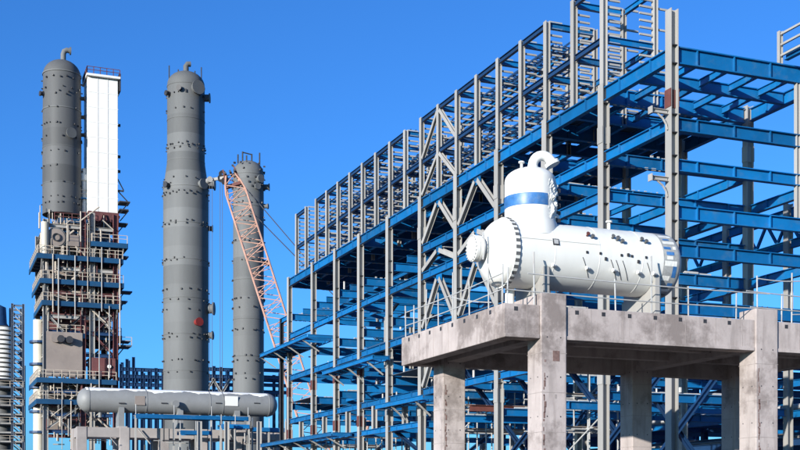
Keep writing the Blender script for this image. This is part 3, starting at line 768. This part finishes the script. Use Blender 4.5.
MB().tube((x3-.9, y3, zt+1.2), (x3+.5, y3, zt+1.0), .09, n=6).build('vent_pipe', 'dark', t3)

# ---- heater structure
D1 = 190
xc1, yc1 = Wp(84, D1)
YF1 = yc1-1
def X1_(px): return Xon(px, YF1)
def Z1(py, px=84): return Zp(py, Dp(Xon(px, YF1), YF1))
hs = thing('heater_structure', 'tall platform tower with stacked blue decks, guardrails and maroon steel under the white stack', 'structure', (xc1, YF1+7, 0))
DEP = 14
def rail(x0, x1, y0, y1, z, par, m='whitepanel', step=1.6, h=1.25):
    mb = MB(); L_ = math.hypot(x1-x0, y1-y0); n = max(1, int(L_/step))
    for k in range(n+1):
        x, y = x0+(x1-x0)*k/n, y0+(y1-y0)*k/n; mb.box((x-.055, y-.055, z), (x+.055, y+.055, z+h))
    for zz in (h, h*.55): mb.bar((x0, y0, z+zz), (x1, y1, z+zz), .08, .08)
    return mb.build('guardrail', m, par)
M['greyblue'] = mat('pale_blue_grey_paint', (.17, .21, .27), .6, var=.2, scale=.5)
M['deepblue'] = mat('deep_blue_paint', (0.007, 0.068, 0.165), 0.5, var=.2, scale=.5, stain=(.06, .06, .07), stain_amt=.5)
M['cream'] = mat('cream_cladding', (.66, .61, .5), .5, var=.1, scale=.4, stain=(.4, .33, .25), stain_amt=.5, streak=True)
M['railpaint'] = mat('cream_rail_paint', (.55, .47, .38), .5, var=.15, scale=1)
decks = [(257.5, 34, 121.5, 0), (282, 37, 122, 0), (303.5, 39, 120, 0), (379.5, 34, 115, 0), (400, 33.5, 79, 0), (244, 88, 126, 0), (228.5, 62, 93, 2), (215, 58, 90, 4), (333, 45, 84, 1), (334.5, 84, 122, 2)]
rh_ = random.Random(8)
for py, pa, pb_, back in decks:
    z = Z1(py, (pa+pb_)/2); xa, xb = X1_(pa+3), X1_(pb_); yf = YF1-1.2+back
    dk = MB().box((xa, yf, z-.25), (xb, yf+DEP+1, z)).build('deck', 'grating', hs)
    MB().box((xa-.05, yf-.14, z-.75), (xb+.05, yf, z+.02)).build('edge_beam', 'deepblue', dk)
    MB().box((xa-.14, yf, z-.75), (xa, yf+DEP+1, z+.02)).build('edge_beam', 'deepblue', dk)
    MB().box((xb, yf, z-.75), (xb+.14, yf+DEP+1, z+.1)).build('edge_beam', 'navy', dk)
    for k in range(5):
        y = yf+1+k*2.8; MB().box((xa+.2, y, z-.7), (xb-.2, y+.25, z-.26)).build('floor_beam', 'navy', dk)
    rail(xa, xb, yf-.05, yf-.05, z+.02, dk, 'railpaint', 1.15); rail(xa-.05, xa-.05, yf+.3, yf+DEP, z+.02, dk, 'railpaint', 1.6)
    # brackets under the overhang
    for x in (xa+.6, (xa+xb)/2, xb-.6):
        H('bracket', (x, yf+.1, z-.8), (x, yf+1.3, z-2.2), .18, .18, 'steel', hs)
for px, mm in ((45.5, 'steel'), (83, 'maroon'), (92, 'steel'), (115.5, 'maroon')):
    for y in (YF1, YF1+DEP-.5):
        top = Z1(212 if px > 60 else 222)
        colH('column', X1_(px), y, 0, top, .8, .8, mm, hs)
for py in (228, 240, 270, 294, 318, 333, 355, 392, 415, 432):
    z = Z1(py)
    for y in (YF1+.05, YF1+DEP-.45):
        H('cross_beam', (X1_(46.5), y, z), (X1_(115), y, z), .55, .4, rh_.choice(('maroon', 'steel', 'beige', 'navy')), hs)
    H('cross_beam', (X1_(45.5), YF1+.5, z), (X1_(45.5), YF1+DEP-.9, z), .5, .35, 'steel', hs)
for a, b, pa, pb_ in ((93, 115, 310, 333), (115, 93, 310, 333), (93, 115, 334, 356), (115, 93, 334, 356), (46, 64, 315, 333), (64, 83, 333, 315), (46, 83, 430, 404), (83, 46, 440, 410), (93, 115, 404, 384), (47, 83, 262, 285)):
    H('brace', (X1_(a), YF1-.1, Z1(pa)), (X1_(b), YF1-.1, Z1(pb_)), .3, .3, rh_.choice(('maroon', 'steel', 'dark')), hs)
# cladding panel and red box
cp = MB().box((X1_(46), YF1-.5, Z1(378)), (X1_(82), YF1-.3, Z1(333.5))).build('cladding_panel', 'beige', hs)
MB().tube((X1_(60), YF1-1.6, Z1(341)), (X1_(60), YF1-.4, Z1(341)), .55, n=18).build('burner_port', 'dark', hs)
MB().tube((X1_(68.5), YF1-1.6, Z1(341.5)), (X1_(68.5), YF1-.4, Z1(341.5)), .55, n=18).build('burner_port', 'dark', hs)
MB().tube((X1_(55), YF1-1.0, Z1(340)), (X1_(55), YF1-.4, Z1(340)), .7, n=18).build('burner_port', 'beige', hs)
rb = MB().box((X1_(91.5), YF1-.6, Z1(376)), (X1_(115), YF1+5, Z1(357.5))).build('duct_box', 'maroon', hs, bevel=.05)
for px in (97, 103, 109): MB().box((X1_(px), YF1-.72, Z1(375.5)), (X1_(px)+.2, YF1-.6, Z1(358))).build('rib', 'maroon', rb)
MB().tube((X1_(108.5), YF1-.9, Z1(366)), (X1_(108.5), YF1-.6, Z1(366)), .3, n=12).build('hand_hole', 'whitepanel', rb)
xe, ze = X1_(56), Z1(240)
MB().lathe([(0, -.1), (1.35, 0), (1.35, 7)], (xe, YF1-.4, ze), 'Y', 28).build('exchanger', 'beige', hs, smooth=True)
MB().lathe([(.5, -.3), (.62, -.3), (.62, 0), (.5, 0), (.5, -.3)], (xe, YF1-.4, ze), 'Y', 20).build('exchanger_flange', 'dark', hs, smooth=True)
MB().lathe([(1.34, 0), (1.55, 0), (1.55, .25), (1.34, .25)], (xe, YF1-.3, ze), 'Y', 28).build('exchanger_flange', 'tower', hs, smooth=True)
MB().box((X1_(57), YF1-.1, Z1(247)), (X1_(83), YF1+6, Z1(236))).build('convection_duct', 'beige', hs)
MB().box((X1_(84), YF1+1, Z1(270)), (X1_(120), YF1+10, Z1(283))).build('convection_duct', 'beige', hs)
MB().box((X1_(50), YF1+3, Z1(430)), (X1_(112), YF1+11, Z1(384))).build('firebox', 'beige', hs)
MB().box((X1_(48), YF1+2, Z1(332)), (X1_(113), YF1+11, Z1(306))).build('firebox', 'maroon', hs)
MB().box((X1_(50), YF1+3, Z1(304)), (X1_(116), YF1+11, Z1(262))).build('convection_duct', 'beige', hs)
MB().box((X1_(60), YF1+3, Z1(260)), (X1_(112), YF1+11, Z1(216))).build('convection_duct', 'beige', hs)
# maroon transition hopper beneath the white stack
mb = MB(); za, zb2 = Z1(209, 105), Z1(219, 105); n0 = 0
mb.box((X1_(90), YF1+2, zb2), (X1_(121), YF1+7, za)); mb.build('stack_hopper', 'maroon', hs)
for a, b in ((90, 98), (105.5, 98), (105.5, 113), (121, 113)):
    H('brace', (X1_(a), YF1+1.8, Z1(212, 105)), (X1_(b), YF1+1.8, Z1(232, 105)), .35, .35, 'maroon', hs)
# side gantries on the sunless side
for py in (222, 255, 290, 300, 340, 345, 200, 208):
    z = Z1(py, 122); x = X1_(115.8 if py > 216 else 119.8)
    MB().box((x, YF1+.5, z-.2), (x+(1.9 if py > 216 else 1.2)+rh_.random()*.8, YF1+3, z)).build('side_bracket', 'navy' if py > 250 else 'dark', hs)
    H('bracket', (x+.1, YF1+.6, z-2), (x+1.5, YF1+.6, z-.2), .16, .16, 'dark', hs)
MB().box((X1_(116), YF1+.3, Z1(346, 122)), (X1_(132), YF1+4, Z1(344.5, 122))).build('deck', 'grating', hs)
rail(X1_(120), X1_(132), YF1+.3, YF1+.3, Z1(344.5, 122), hs, 'railpaint')
# white riser on the corner
MB().lathe([(5.6*.159, 0), (5.6*.159, Z1(314, 38))], (X1_(46)-.5, YF1+6.5, 0), 'Z', 28).build('white_riser', 'cream', hs, smooth=True)
for py in (338, 361, 385, 410, 431):
    MB().lathe([(.9, 0), (1.5, 0), (1.5, .35), (.9, .35)], (X1_(46)-.5, YF1+6.5, Z1(py, 38)), 'Z', 24).build('riser_platform', 'navy', hs)
MB().tube((X1_(46)-.2, YF1-.4, Z1(262)), (X1_(46)-.2, YF1-.4, Z1(226)), .6, n=16).build('white_riser', 'cream', hs, smooth=True)
# pale standpipes and hangers running past the decks
for px, pa, pb_ in ((52, 315, 258), (57.5, 330, 262), (74, 320, 258), (100.5, 312, 248), (108, 378, 306), (86.5, 300, 225), (118.5, 346, 258), (66, 258, 222), (79.5, 244, 214), (61, 450, 384), (70, 450, 402), (90, 450, 384), (98, 388, 312)):
    MB().tube((X1_(px), YF1-1.5, Z1(pa)), (X1_(px), YF1-1.5, Z1(pb_)), rh_.uniform(.06, .11), n=8).build('standpipe', rh_.choice(('steel', 'railpaint')), hs)
for py in (222, 238, 252, 268, 292, 314, 323, 390, 412, 424, 438):
    rail(X1_(rh_.uniform(48, 70)), X1_(rh_.uniform(88, 117)), YF1+.4, YF1+.4, Z1(py), hs, rh_.choice(('railpaint', 'maroon', 'steel')), 1.3)
# pipework and ladders scattered over the decks
pm = MB(); pm2 = MB(); pm3 = MB()
for k in range(320):
    px = rh_.uniform(40, 119); py = rh_.uniform(222, 445); x = X1_(px); y = YF1+rh_.uniform(-.9, 2.4); z = Z1(py)
    tgt = rh_.choice((pm, pm, pm, pm, pm2, pm3)); L_ = rh_.uniform(1.2, 5)
    if Z1(378) < z < Z1(332) and px < 84: continue
    d = rh_.choice(((1,0,0), (0,0,1), (0,0,1), (.7,0,.6), (-.7,0,.6)))
    if (d[0] < 0 and px < 75) or (d[0] > 0 and px > 90) or px < 46: d = (0, 0, 1)
    if d[2] == 1: L_ *= .6
    tgt.tube((x,y,z), tuple(V((x,y,z))+V(d)*L_), rh_.uniform(.05, .17), n=7)
pm.build('pipework', 'railpaint', hs, kind='stuff'); pm2.build('pipework', 'maroon', hs, kind='stuff'); pm3.build('pipework', 'dark', hs, kind='stuff')

# grey drum standing on the structure
def px_r(r): return r*D1/F
x1, y1 = Wp(62, 192)
dv = thing('regenerator_drum', 'thick grey domed drum with bent top pipe beside the white stack', 'column', (x1, y1, Zp(216, 192)), 'tall process columns')
s_ = 192/F
dm = [(18.3*math.cos(math.pi/2*i/8)*s_, Zp(76, 192)+15.5*s_*math.sin(math.pi/2*i/8)) for i in range(1, 9)]
MB().lathe([(18.9*s_, Zp(216, 192)), (18.8*s_, Zp(150, 192)), (18.3*s_, Zp(76, 192))]+dm, (x1, y1, 0), 'Z', 64).build('shell', 'tower1', dv, smooth=True)
rf1 = lambda py: 18.7*s_
lugrows(dv, x1, y1, [82, 92, 96, 99, 112, 128, 141, 155, 170, 186, 200, 206], rf1, 192, rt)
for py in (76, 112, 150, 186): ring(dv, x1, y1, rf1(py), Zp(py, 192), .09, .045)
nozzle(dv, x1, y1, rf1(138), R(-72), Zp(138, 192), .62, .5, 'tower', 'manway')
for a, py in ((-15, 98), (-10, 116), (-12, 134), (-165, 98)): nozzle(dv, x1, y1, rf1(py), R(a), Zp(py, 192), .3, .5, 'dark')
zt = Zp(60.5, 192)
tp = MB().path([(x1+.2, y1, zt-.3), (x1+.2, y1, zt+1.0), (x1+.35, y1, zt+1.5), (x1+.75, y1, zt+1.75), (x1+1.3, y1, zt+1.7)], .42, 14).build('bent_top_pipe', 'tower', dv, smooth=True)
MB().tube((x1+1.2, y1, zt+1.7), (x1+1.4, y1, zt+1.7), .62, n=18).build('flange', 'tower', tp)

# white clad stack
ws = thing('white_stack', 'tall square white clad stack with a railing around its top', 'stack', (X1_(105), YF1+4.5, Z1(210, 105)))
MB().box((X1_(89.5), YF1+2.2, Z1(209.5, 105)), (X1_(120), YF1+7, Z1(74, 105))).build('casing', 'whitepanel', ws, bevel=.06)
zt = Z1(73.5, 105)
for k in range(1, 9):
    z = Z1(209.5, 105)+(zt-Z1(209.5, 105))*k/9
    MB().box((X1_(89.5)-.03, YF1+2.165, z-.05), (X1_(120)+.03, YF1+7.03, z+.05)).build('panel_seam', 'whitepanel', ws)
for px in (99.7, 109.8): MB().box((X1_(px)-.05, YF1+2.15, Z1(209, 105)), (X1_(px)+.05, YF1+2.25, zt)).build('panel_seam', 'whitepanel', ws)
MB().box((X1_(88), YF1+1.6, zt), (X1_(122), YF1+7.6, zt+.35)).build('cap', 'whitepanel', ws)
rail(X1_(88.5), X1_(121.5), YF1+1.7, YF1+1.7, zt+.35, ws, 'maroon', .9, 1.1); rail(X1_(88.5), X1_(121.5), YF1+7.5, YF1+7.5, zt+.35, ws, 'maroon', .9, 1.1)
rail(X1_(88.5), X1_(88.5), YF1+1.7, YF1+7.5, zt+.35, ws, 'maroon', .9, 1.1)
MB().box((X1_(121), YF1+2, zt-1.8), (X1_(122.8), YF1+5, zt+1)).build('junction_box', 'dark', ws)
for py, L_ in ((198, 1.8), (186, 1.0)):
    z = Z1(py, 105); MB().box((X1_(120)+.02, YF1+2.5, z), (X1_(120)+L_, YF1+2.75, z+.25)).build('bracket', 'dark', ws)
    H('bracket', (X1_(120)+.02, YF1+2.6, z+2), (X1_(120)+L_, YF1+2.6, z+.2), .15, .15, 'dark', ws)
for py in (118, 150, 165): MB().tube((X1_(120), YF1+3, Z1(py, 105)), (X1_(120)+.5, YF1+3, Z1(py, 105)), .25, n=8).build('port', 'dark', ws)
# slim white vent between the drum and the stack
xv, yv = Wp(84.5, 193)
sv = thing('vent_column', 'slim pale vent column squeezed between the grey drum and white stack', 'column', (xv, yv, Zp(215, 193)))
MB().lathe([(.5, Zp(215, 193)), (.5, Zp(182, 193)), (.75, Zp(181, 193)), (.75, Zp(176, 193)), (.45, Zp(174, 193)), (.45, Zp(169, 193)), (0, Zp(168, 193))], (xv, yv, 0), 'Z', 16).build('pipe', 'whitepanel', sv, smooth=True)
rail(xv-1.2, xv+1.2, yv-.8, yv-.8, Zp(199, 193), sv, 'railpaint'); MB().box((xv-1.3, yv-.9, Zp(200, 193)), (xv+1.3, yv+.9, Zp(199, 193))).build('landing', 'blue', sv)

# ---- long grey drum on a concrete frame
DD = 142
xa, ya = Wp(80, DD); ZD = None
YD = Wp(178, DD)[1]
def XD(px): return Xon(px, YD)
def ZD(py, px): return Zp(py, Dp(XD(px), YD))
zc_ = ZD(402.5, 178); rd = 11.9*DD/F
xs0, xs1 = XD(88), XD(267)
dr = thing('horizontal_drum', 'long grey horizontal drum with white covering along its top and white square placard', 'drum', (XD(178), YD, ZD(426, 178)))
hdp = 1.25
pr = [(rd*math.sin(math.pi/2*i/10), xs0-hdp*math.cos(math.pi/2*i/10)) for i in range(11)] + [(rd*math.cos(math.pi/2*i/10), xs1+hdp*math.sin(math.pi/2*i/10)) for i in range(11)]
MB().lathe(pr, (0, YD, zc_), 'X', 48).build('shell', 'drum', dr, smooth=True)
mb = MB(); n = 90; rq = random.Random(4); prev = None
edge = [R(128+6*math.sin(i*.23)+5*math.sin(i*.61)+rq.uniform(-4, 4)) for i in range(n+1)]
for i in range(n+1):
    x = xs0-.3+(xs1-xs0+.3)*i/n
    for k in range(9):
        a = edge[i] + (R(40)-edge[i])*k/8; mb.v.append((x, YD+(rd+.02)*math.cos(a), zc_+(rd+.02)*math.sin(a)))
for i in range(n): mb.f += [(i*9+k, i*9+k+1, (i+1)*9+k+1, (i+1)*9+k) for k in range(8)]
mb.build('white_cover', 'frost', dr, smooth=True, solid=.07)
for px in (88, 145, 208, 221, 267): MB().lathe([(rd-.02, -.06), (rd+.03, -.06), (rd+.03, .06), (rd-.02, .06)], (XD(px), YD, zc_), 'X', 48).build('weld_ring', 'drum', dr, smooth=True)
MB().box((XD(222.5), YD-rd-.06, ZD(406.8, 228)), (XD(235), YD-rd+.1, ZD(397.2, 228))).build('placard', 'whitepanel', dr)
MB().box((XD(133), YD-rd-.03, ZD(406, 138)), (XD(143), YD-rd+.1, ZD(397, 138))).build('stencil_plate', 'beige', dr)
nz = MB().tube((XD(172.5), YD-rd-.5, ZD(405, 172)), (XD(172.5), YD-rd+.4, ZD(405, 172)), .28, n=14).build('nozzle', 'whitepanel', dr, smooth=True)
MB().tube((XD(172.5), YD-rd-.6, ZD(405, 172)), (XD(172.5), YD-rd-.42, ZD(405, 172)), .42, n=16).build('flange', 'drum', nz, smooth=True)
for px in (117, 159, 213, 251): MB().box((XD(px), YD-rd-.08, ZD(404.5, px)), (XD(px)+.7, YD-rd+.2, ZD(403.5, px))).build('lug', 'dark', dr)
zb_ = ZD(430, 178)
for px in (120, 178.5, 235): MB().box((XD(px)-.32, YD-1.2, zb_+.2), (XD(px)+.32, YD+1.2, zc_-rd*.6)).build('saddle', 'drum', dr)
for px in (100, 139, 160, 200, 222, 250): MB().tube((XD(px), YD, zc_-rd-.6), (XD(px), YD, zc_-rd+.2), .22, n=12).build('bottom_nozzle', 'drum', dr)
cf = thing('drum_support', 'low pale concrete table frame carrying the long grey drum', 'support', (XD(178), YD, 0))
for i, px in enumerate((79, 121, 160, 198, 236, 274)):
    for y in (YD-2.2, YD+2.2): MB().box((XD(px)-.55, y-.5, 0), (XD(px)+.55, y+.5, zb_)).build('column', 'concrete_far', cf, bevel=.04)
pxs = (79, 121, 160, 198, 236, 274)
for a, b in zip(pxs[:-1], pxs[1:]):
    for y in (YD-2.2, YD+2.2): MB().box((XD(a)+.56, y-.42, zb_-1.15), (XD(b)-.56, y+.42, zb_-.03)).build('beam', 'concrete_far', cf)
for px in (79, 121, 160, 198, 236, 274): MB().box((XD(px)-.4, YD-1.69, zb_-1.1), (XD(px)+.4, YD+1.69, zb_-.02)).build('beam', 'concrete_far', cf)
for px in (121, 178.5, 235): MB().box((XD(px)-.5, YD-1.5, zb_-.02), (XD(px)+.5, YD+1.5, zb_+.2)).build('plinth', 'concrete_far', cf)
# blue service platforms hung before the frame
def service(label, pa, pb_, py, yoff, gz=0):
    x0, x1_ = XD(pa), XD(pb_); z = ZD(py, (pa+pb_)/2); y = YD-yoff
    t = thing('service_platform', label, 'platform', ((x0+x1_)/2, y, z))
    MB().box((x0, y-.9, z-.1), (x1_, y+.9, z)).build('deck', 'grating', t)
    MB().box((x0, y-1.0, z-.4), (x1_, y-.9, z+.06)).build('edge_beam', 'blue', t); MB().box((x0, y+.9, z-.4), (x1_, y+1.0, z+.06)).build('edge_beam', 'blue', t)
    n = max(2, int((x1_-x0)/3.4))
    for k in range(n+1):
        x = x0+(x1_-x0)*k/n; MB().box((x-.1, y-.85, 0), (x+.1, y-.65, z-.1)).build('leg', 'steel', t)
        MB().tube((x, y-.95, z), (x, y-.95, z+1.15), .05, n=6).build('post', 'galv', t)
    return t
service('long blue service walkway just under the grey drum', 129, 238, 418.5, 3.9)
service('blue service platform beside the concrete frame near the rack, sloping stair below', 170, 200, 434, 5.2)
service('short blue service platform in front of the drum between white posts', 209, 236, 428, 5.4)
service('blue service platform at the rounded end of the grey drum', 240, 272, 431, 5.0)
rr2 = random.Random(17); junk = MB(); junk2 = MB()
for k in range(70):
    px = rr2.uniform(82, 280); x = XD(px); y = YD-rr2.uniform(2.9, 6.5); z = rr2.uniform(.2, zb_-1.2 if rr2.random() < .5 else zb_+1.2)
    d = rr2.choice(((1,0,0), (0,0,1), (0,0,1), (1,0,0), (-.6,0,.7))); z = min(z, zb_-1.6); tgt = rr2.choice((junk, junk2))
    tgt.tube((x,y,z), tuple(V((x,y,z))+V(d)*rr2.uniform(.6, 2.6)), rr2.uniform(.04, .1), n=6)
junk.build('pipework', 'steel', cf, kind='stuff'); junk2.build('pipework', 'dark', cf, kind='stuff')
sk = thing('equipment_skid', 'dark red equipment skid with railings under the concrete drum frame', 'skid', (XD(178), YD+5.5, 0))
MB().box((XD(80), YD+4, 0), (XD(280), YD+8, 3.2)).build('base', 'maroon', sk)
for k in range(9):
    x = XD(84+22*k); MB().box((x, YD+4.3, 3.2), (x+rr2.uniform(1, 1.9), YD+6, 3.2+rr2.uniform(.8, 2.6))).build('cabinet', rr2.choice(('maroon', 'tower1', 'dark', 'steel')), sk)
rail(XD(80), XD(280), YD+3.9, YD+3.9, 4.3, sk, 'orange', 1.3, 1.1)
for k in range(12): MB().box((XD(80+18*k), YD+3.85, 3.2), (XD(80+18*k)+.15, YD+3.99, 4.4)).build('post', 'maroon', sk)
# white slender posts standing before the drum frame
for k, px in enumerate((186, 212, 243, 270)):
    x = XD(px); y = YD-7.5
    lab = ('pale steel post before the drum frame, under the nozzle of the grey drum', 'pale steel post before the drum frame, at the edge of the short blue platform',
           'pale steel post before the drum frame, just beyond the white placard', 'pale steel post before the drum frame, nearest the big blue rack')[k]
    tag(colH('steel_post', x, y, 0, ZD(427, px)+.2, .5, .4, 'steel', None), lab, 'post', 'pale posts before the drum frame')

# ---- navy pipe rack behind the columns
DN = 235
YN = Wp(175, DN)[1]
nr = thing('pipe_rack', 'dark navy pipe rack passing behind the tall grey columns', 'rack', (Xon(175, YN), YN, 0))
def XN(px): return Xon(px, YN)
def ZN(py, px=175): return Zp(py, Dp(XN(px), YN))
for k, px in enumerate((121, 127, 133.5, 142, 149, 156, 163, 207, 214, 221, 228, 234, 282, 288)):
    tp_ = (364, 359, 357, 368, 370, 368, 370, 368, 366, 367, 370, 368, 372, 370)[k]
    for y in (YN, YN+6): colH('column', XN(px), y, 0, ZN(tp_, px), .55, .55, 'navy', nr)
for py in (369, 376, 384, 391):
    for y in ((YN-.1, YN+6.1) if py in (376, 391) else (YN-.1,)):
        for a, b in ((120, 165), (165, 206), (206, 236), (236, 290)): H('beam', (XN(a), y, ZN(py, a)), (XN(b)-.05, y, ZN(py, a)), .7, .4, 'navy', nr)
for a, b in ((205, 214), (221, 212), (221, 230)): H('brace', (XN(a), YN-.4, ZN(392)), (XN(b), YN-.4, ZN(377)), .45, .45, 'steel', nr)

# ---- crane
DC = 158
tip = V((*Wp(231, DC), Zp(176, DC))); base = V((*Wp(334, DC-4), 2.2))
ax = (base-tip).normalized(); side = V((K, -S, 0)); side = (side-ax*side.dot(ax)).normalized(); back = ax.cross(side).normalized()
cr = thing('lattice_crane', 'faded orange lattice boom crane leaning beside the slim grey column', 'crane', (base.x, base.y, 0))
L_ = (base-tip).length
def bw(u): return 1.34 if .04 < u < .90 else (.6+.62*min(u/.04, (1-u)/.10))
nseg = 34
pts = [[tip + ax*L_*i/nseg + side*sx*bw(i/nseg) + back*sy*bw(i/nseg)*.85 for i in range(nseg+1)] for sx, sy in ((-1,-1),(1,-1),(1,1),(-1,1))]
for c in pts: MB().path(c, .12, 6).build('chord', 'orange', cr)
mb = MB()
for f in range(4):
    a, b = pts[f], pts[(f+1) % 4]
    for i in range(nseg):
        p, q = (a[i], b[i+1]) if i % 2 == 0 else (b[i], a[i+1]); mb.tube(p, q, .06, n=5)
        if i % 2 == 0: mb.tube(a[i], b[i], .055, n=5)
mb.build('lacing', 'orange', cr, kind='stuff')
# boom head
for sx in (-1, 1):
    MB().bar(tip-ax*1.0+side*sx*.75, tip+ax*1.2+side*sx*1.0, .9, .16, up=tuple(side)).build('head_plate', 'rust', cr)
for sx in (-.6, .1, .7): MB().tube(tip-ax*.4+side*sx-back*1.1, tip-ax*.2+side*sx+back*1.2, .16, n=8).build('head_shaft', 'dark', cr)
MB().bar(tip+ax*1.3-side*1.1, tip+ax*1.3+side*1.1, .4, .5, up=tuple(back)).build('head_crossbar', 'rust', cr)
for k in range(3): MB().lathe([(.1, -.1), (.48, -.12), (.42, 0), (.48, .12), (.1, .1)], tip-side*(1.0+.35*(k == 1))-ax*(.6-.5*k), 'Y', 20).build('sheave', 'dark', cr)
jb = tip-side*3.0+V((0, 0, .35))
MB().bar(tip-side*.6, jb, .3, .35).build('jib_head', 'steel', cr)
MB().tube(jb-V((0,.5,0)), jb+V((0,.5,0)), .38, n=16).build('jib_sheave', 'steel', cr)
for dx in (-2.95, -2.6, -1.5, -1.2):
    p = tip+side*dx; MB().tube((p.x, p.y, 6), tuple(p), .035, n=5).build('hoist_rope', 'cable', cr)
hb = tip-side*2.1; MB().box((hb.x-1.3, hb.y-.4, 4.4), (hb.x+.9, hb.y+.4, 6.1)).build('hook_block', 'rust', cr, bevel=.1)
MB().path([(hb.x-.2, hb.y, 4.5), (hb.x-.2, hb.y, 3.6), (hb.x+.25, hb.y, 3.1), (hb.x+.6, hb.y, 3.5)], .14, 8).build('hook', 'dark', cr)
mast = V((base.x+8, base.y+3, 22))
for k in (0, 1): MB().tube(tip+side*.9+ax*(1+k*4), mast+V((k*.5, 0, 0)), .07, n=5).build('pendant_rope', 'cable', cr)
MB().tube(mast, base+V((3, 1, .6)), .28, n=8).build('mast', 'orange', cr)
# crane body on crawlers
bx, by = base.x+2.5, base.y+1
MB().box((bx-3.5, by-1.7, 1.7), (bx+5, by+1.7, 4.1)).build('house', 'orange', cr, bevel=.12)
MB().box((bx+4.2, by-2, 1.9), (bx+6.4, by+2, 3.6)).build('counterweight', 'dark', cr, bevel=.1)
MB().box((bx-4, by-3.0, 1.8), (bx-1.6, by-1.75, 4.0)).build('cab', 'whitepanel', cr, bevel=.1)
MB().box((bx-2, by-2, .8), (bx+2, by+2, 1.7)).build('carbody', 'dark', cr)
for sy in (-2.6, 2.6):
    tk = MB(); pr = []
    for i in range(9): a = math.pi/2+math.pi*i/8; pr.append((-3.6+.6*math.cos(a), .6+.6*math.sin(a)))
    for i in range(9): a = -math.pi/2+math.pi*i/8; pr.append((3.6+.6*math.cos(a), .6+.6*math.sin(a)))
    m_ = len(pr)
    for yy in (-.5, .5): tk.v += [(bx+p, by+sy+yy, q) for p, q in pr]
    tk.f += [(i, (i+1) % m_, m_+(i+1) % m_, m_+i) for i in range(m_)] + [tuple(range(m_)), tuple(reversed(range(m_, 2*m_)))]
    tk.build('crawler_track', 'dark', cr)

# ---- far plant block at the edge
DF = 260
YFr = Wp(10, DF)[1]
def XF(px): return Xon(px, YFr)
def ZF(py): return Zp(py, DF)
fp = thing('finned_stack', 'white stack of ring fins rising inside a dark blue lattice', 'stack', (XF(3), YFr, 0))
rr_ = 12*DF/F
n = 12
for k in range(n):
    z = ZF(380)+(ZF(325)-ZF(380))*k/n; hz = (ZF(325)-ZF(380))/n
    MB().lathe([(rr_*.7, 0.02), (rr_*.98, .05), (rr_*1.0, hz*.62), (rr_*.7, hz*.72)], (XF(3), YFr+3, z), 'Z', 32).build('ring_fin', 'whitepanel', fp, smooth=True)
MB().lathe([(rr_*.72, 0), (rr_*.72, ZF(325))], (XF(3), YFr+3, 0), 'Z', 28).build('core', 'tower1', fp, smooth=True)
MB().lathe([(rr_*.8, ZF(325)), (rr_*.62, ZF(322)), (rr_*.55, ZF(306)), (0, ZF(303))], (XF(0), YFr+3, 0), 'Z', 28).build('cap', 'navy', fp, smooth=True)
lt = thing('lattice_tower', 'dark blue lattice stair tower beside the white finned stack', 'tower', (XF(18), YFr, 0))
for px in (-4, 11.5, 22.5):
    for y in (YFr-2.5, YFr+4): colH('leg', XF(px), y, 0, ZF(305 if px > 11 else 340), .5, .45, 'greyblue', lt)
for k, py in enumerate(range(307, 452, 9)):
    for y in (YFr-2.5, YFr+4):
        a = -4 if py > 380 else 11.5
        H('ring_beam', (XF(a), y, ZF(py)), (XF(22.5), y, ZF(py)), .35, .3, 'greyblue' if py < 400 else 'steel', lt)
        H('brace', (XF(11.5), y, ZF(py)), (XF(22.5), y, ZF(py+9)), .22, .22, 'steel' if k % 2 else 'galv', lt)
    if py > 375: MB().box((XF(-4), YFr-2.4, ZF(py)-.3), (XF(22), YFr+3.9, ZF(py)-.1)).build('deck', 'grating', lt)
    if py > 385 and k % 2: rail(XF(-4), XF(22), YFr-2.9, YFr-2.9, ZF(py), lt, 'railpaint', 2)
colH('leg', XF(27), YFr+8, 0, ZF(361), .6, .5, 'dark', lt)
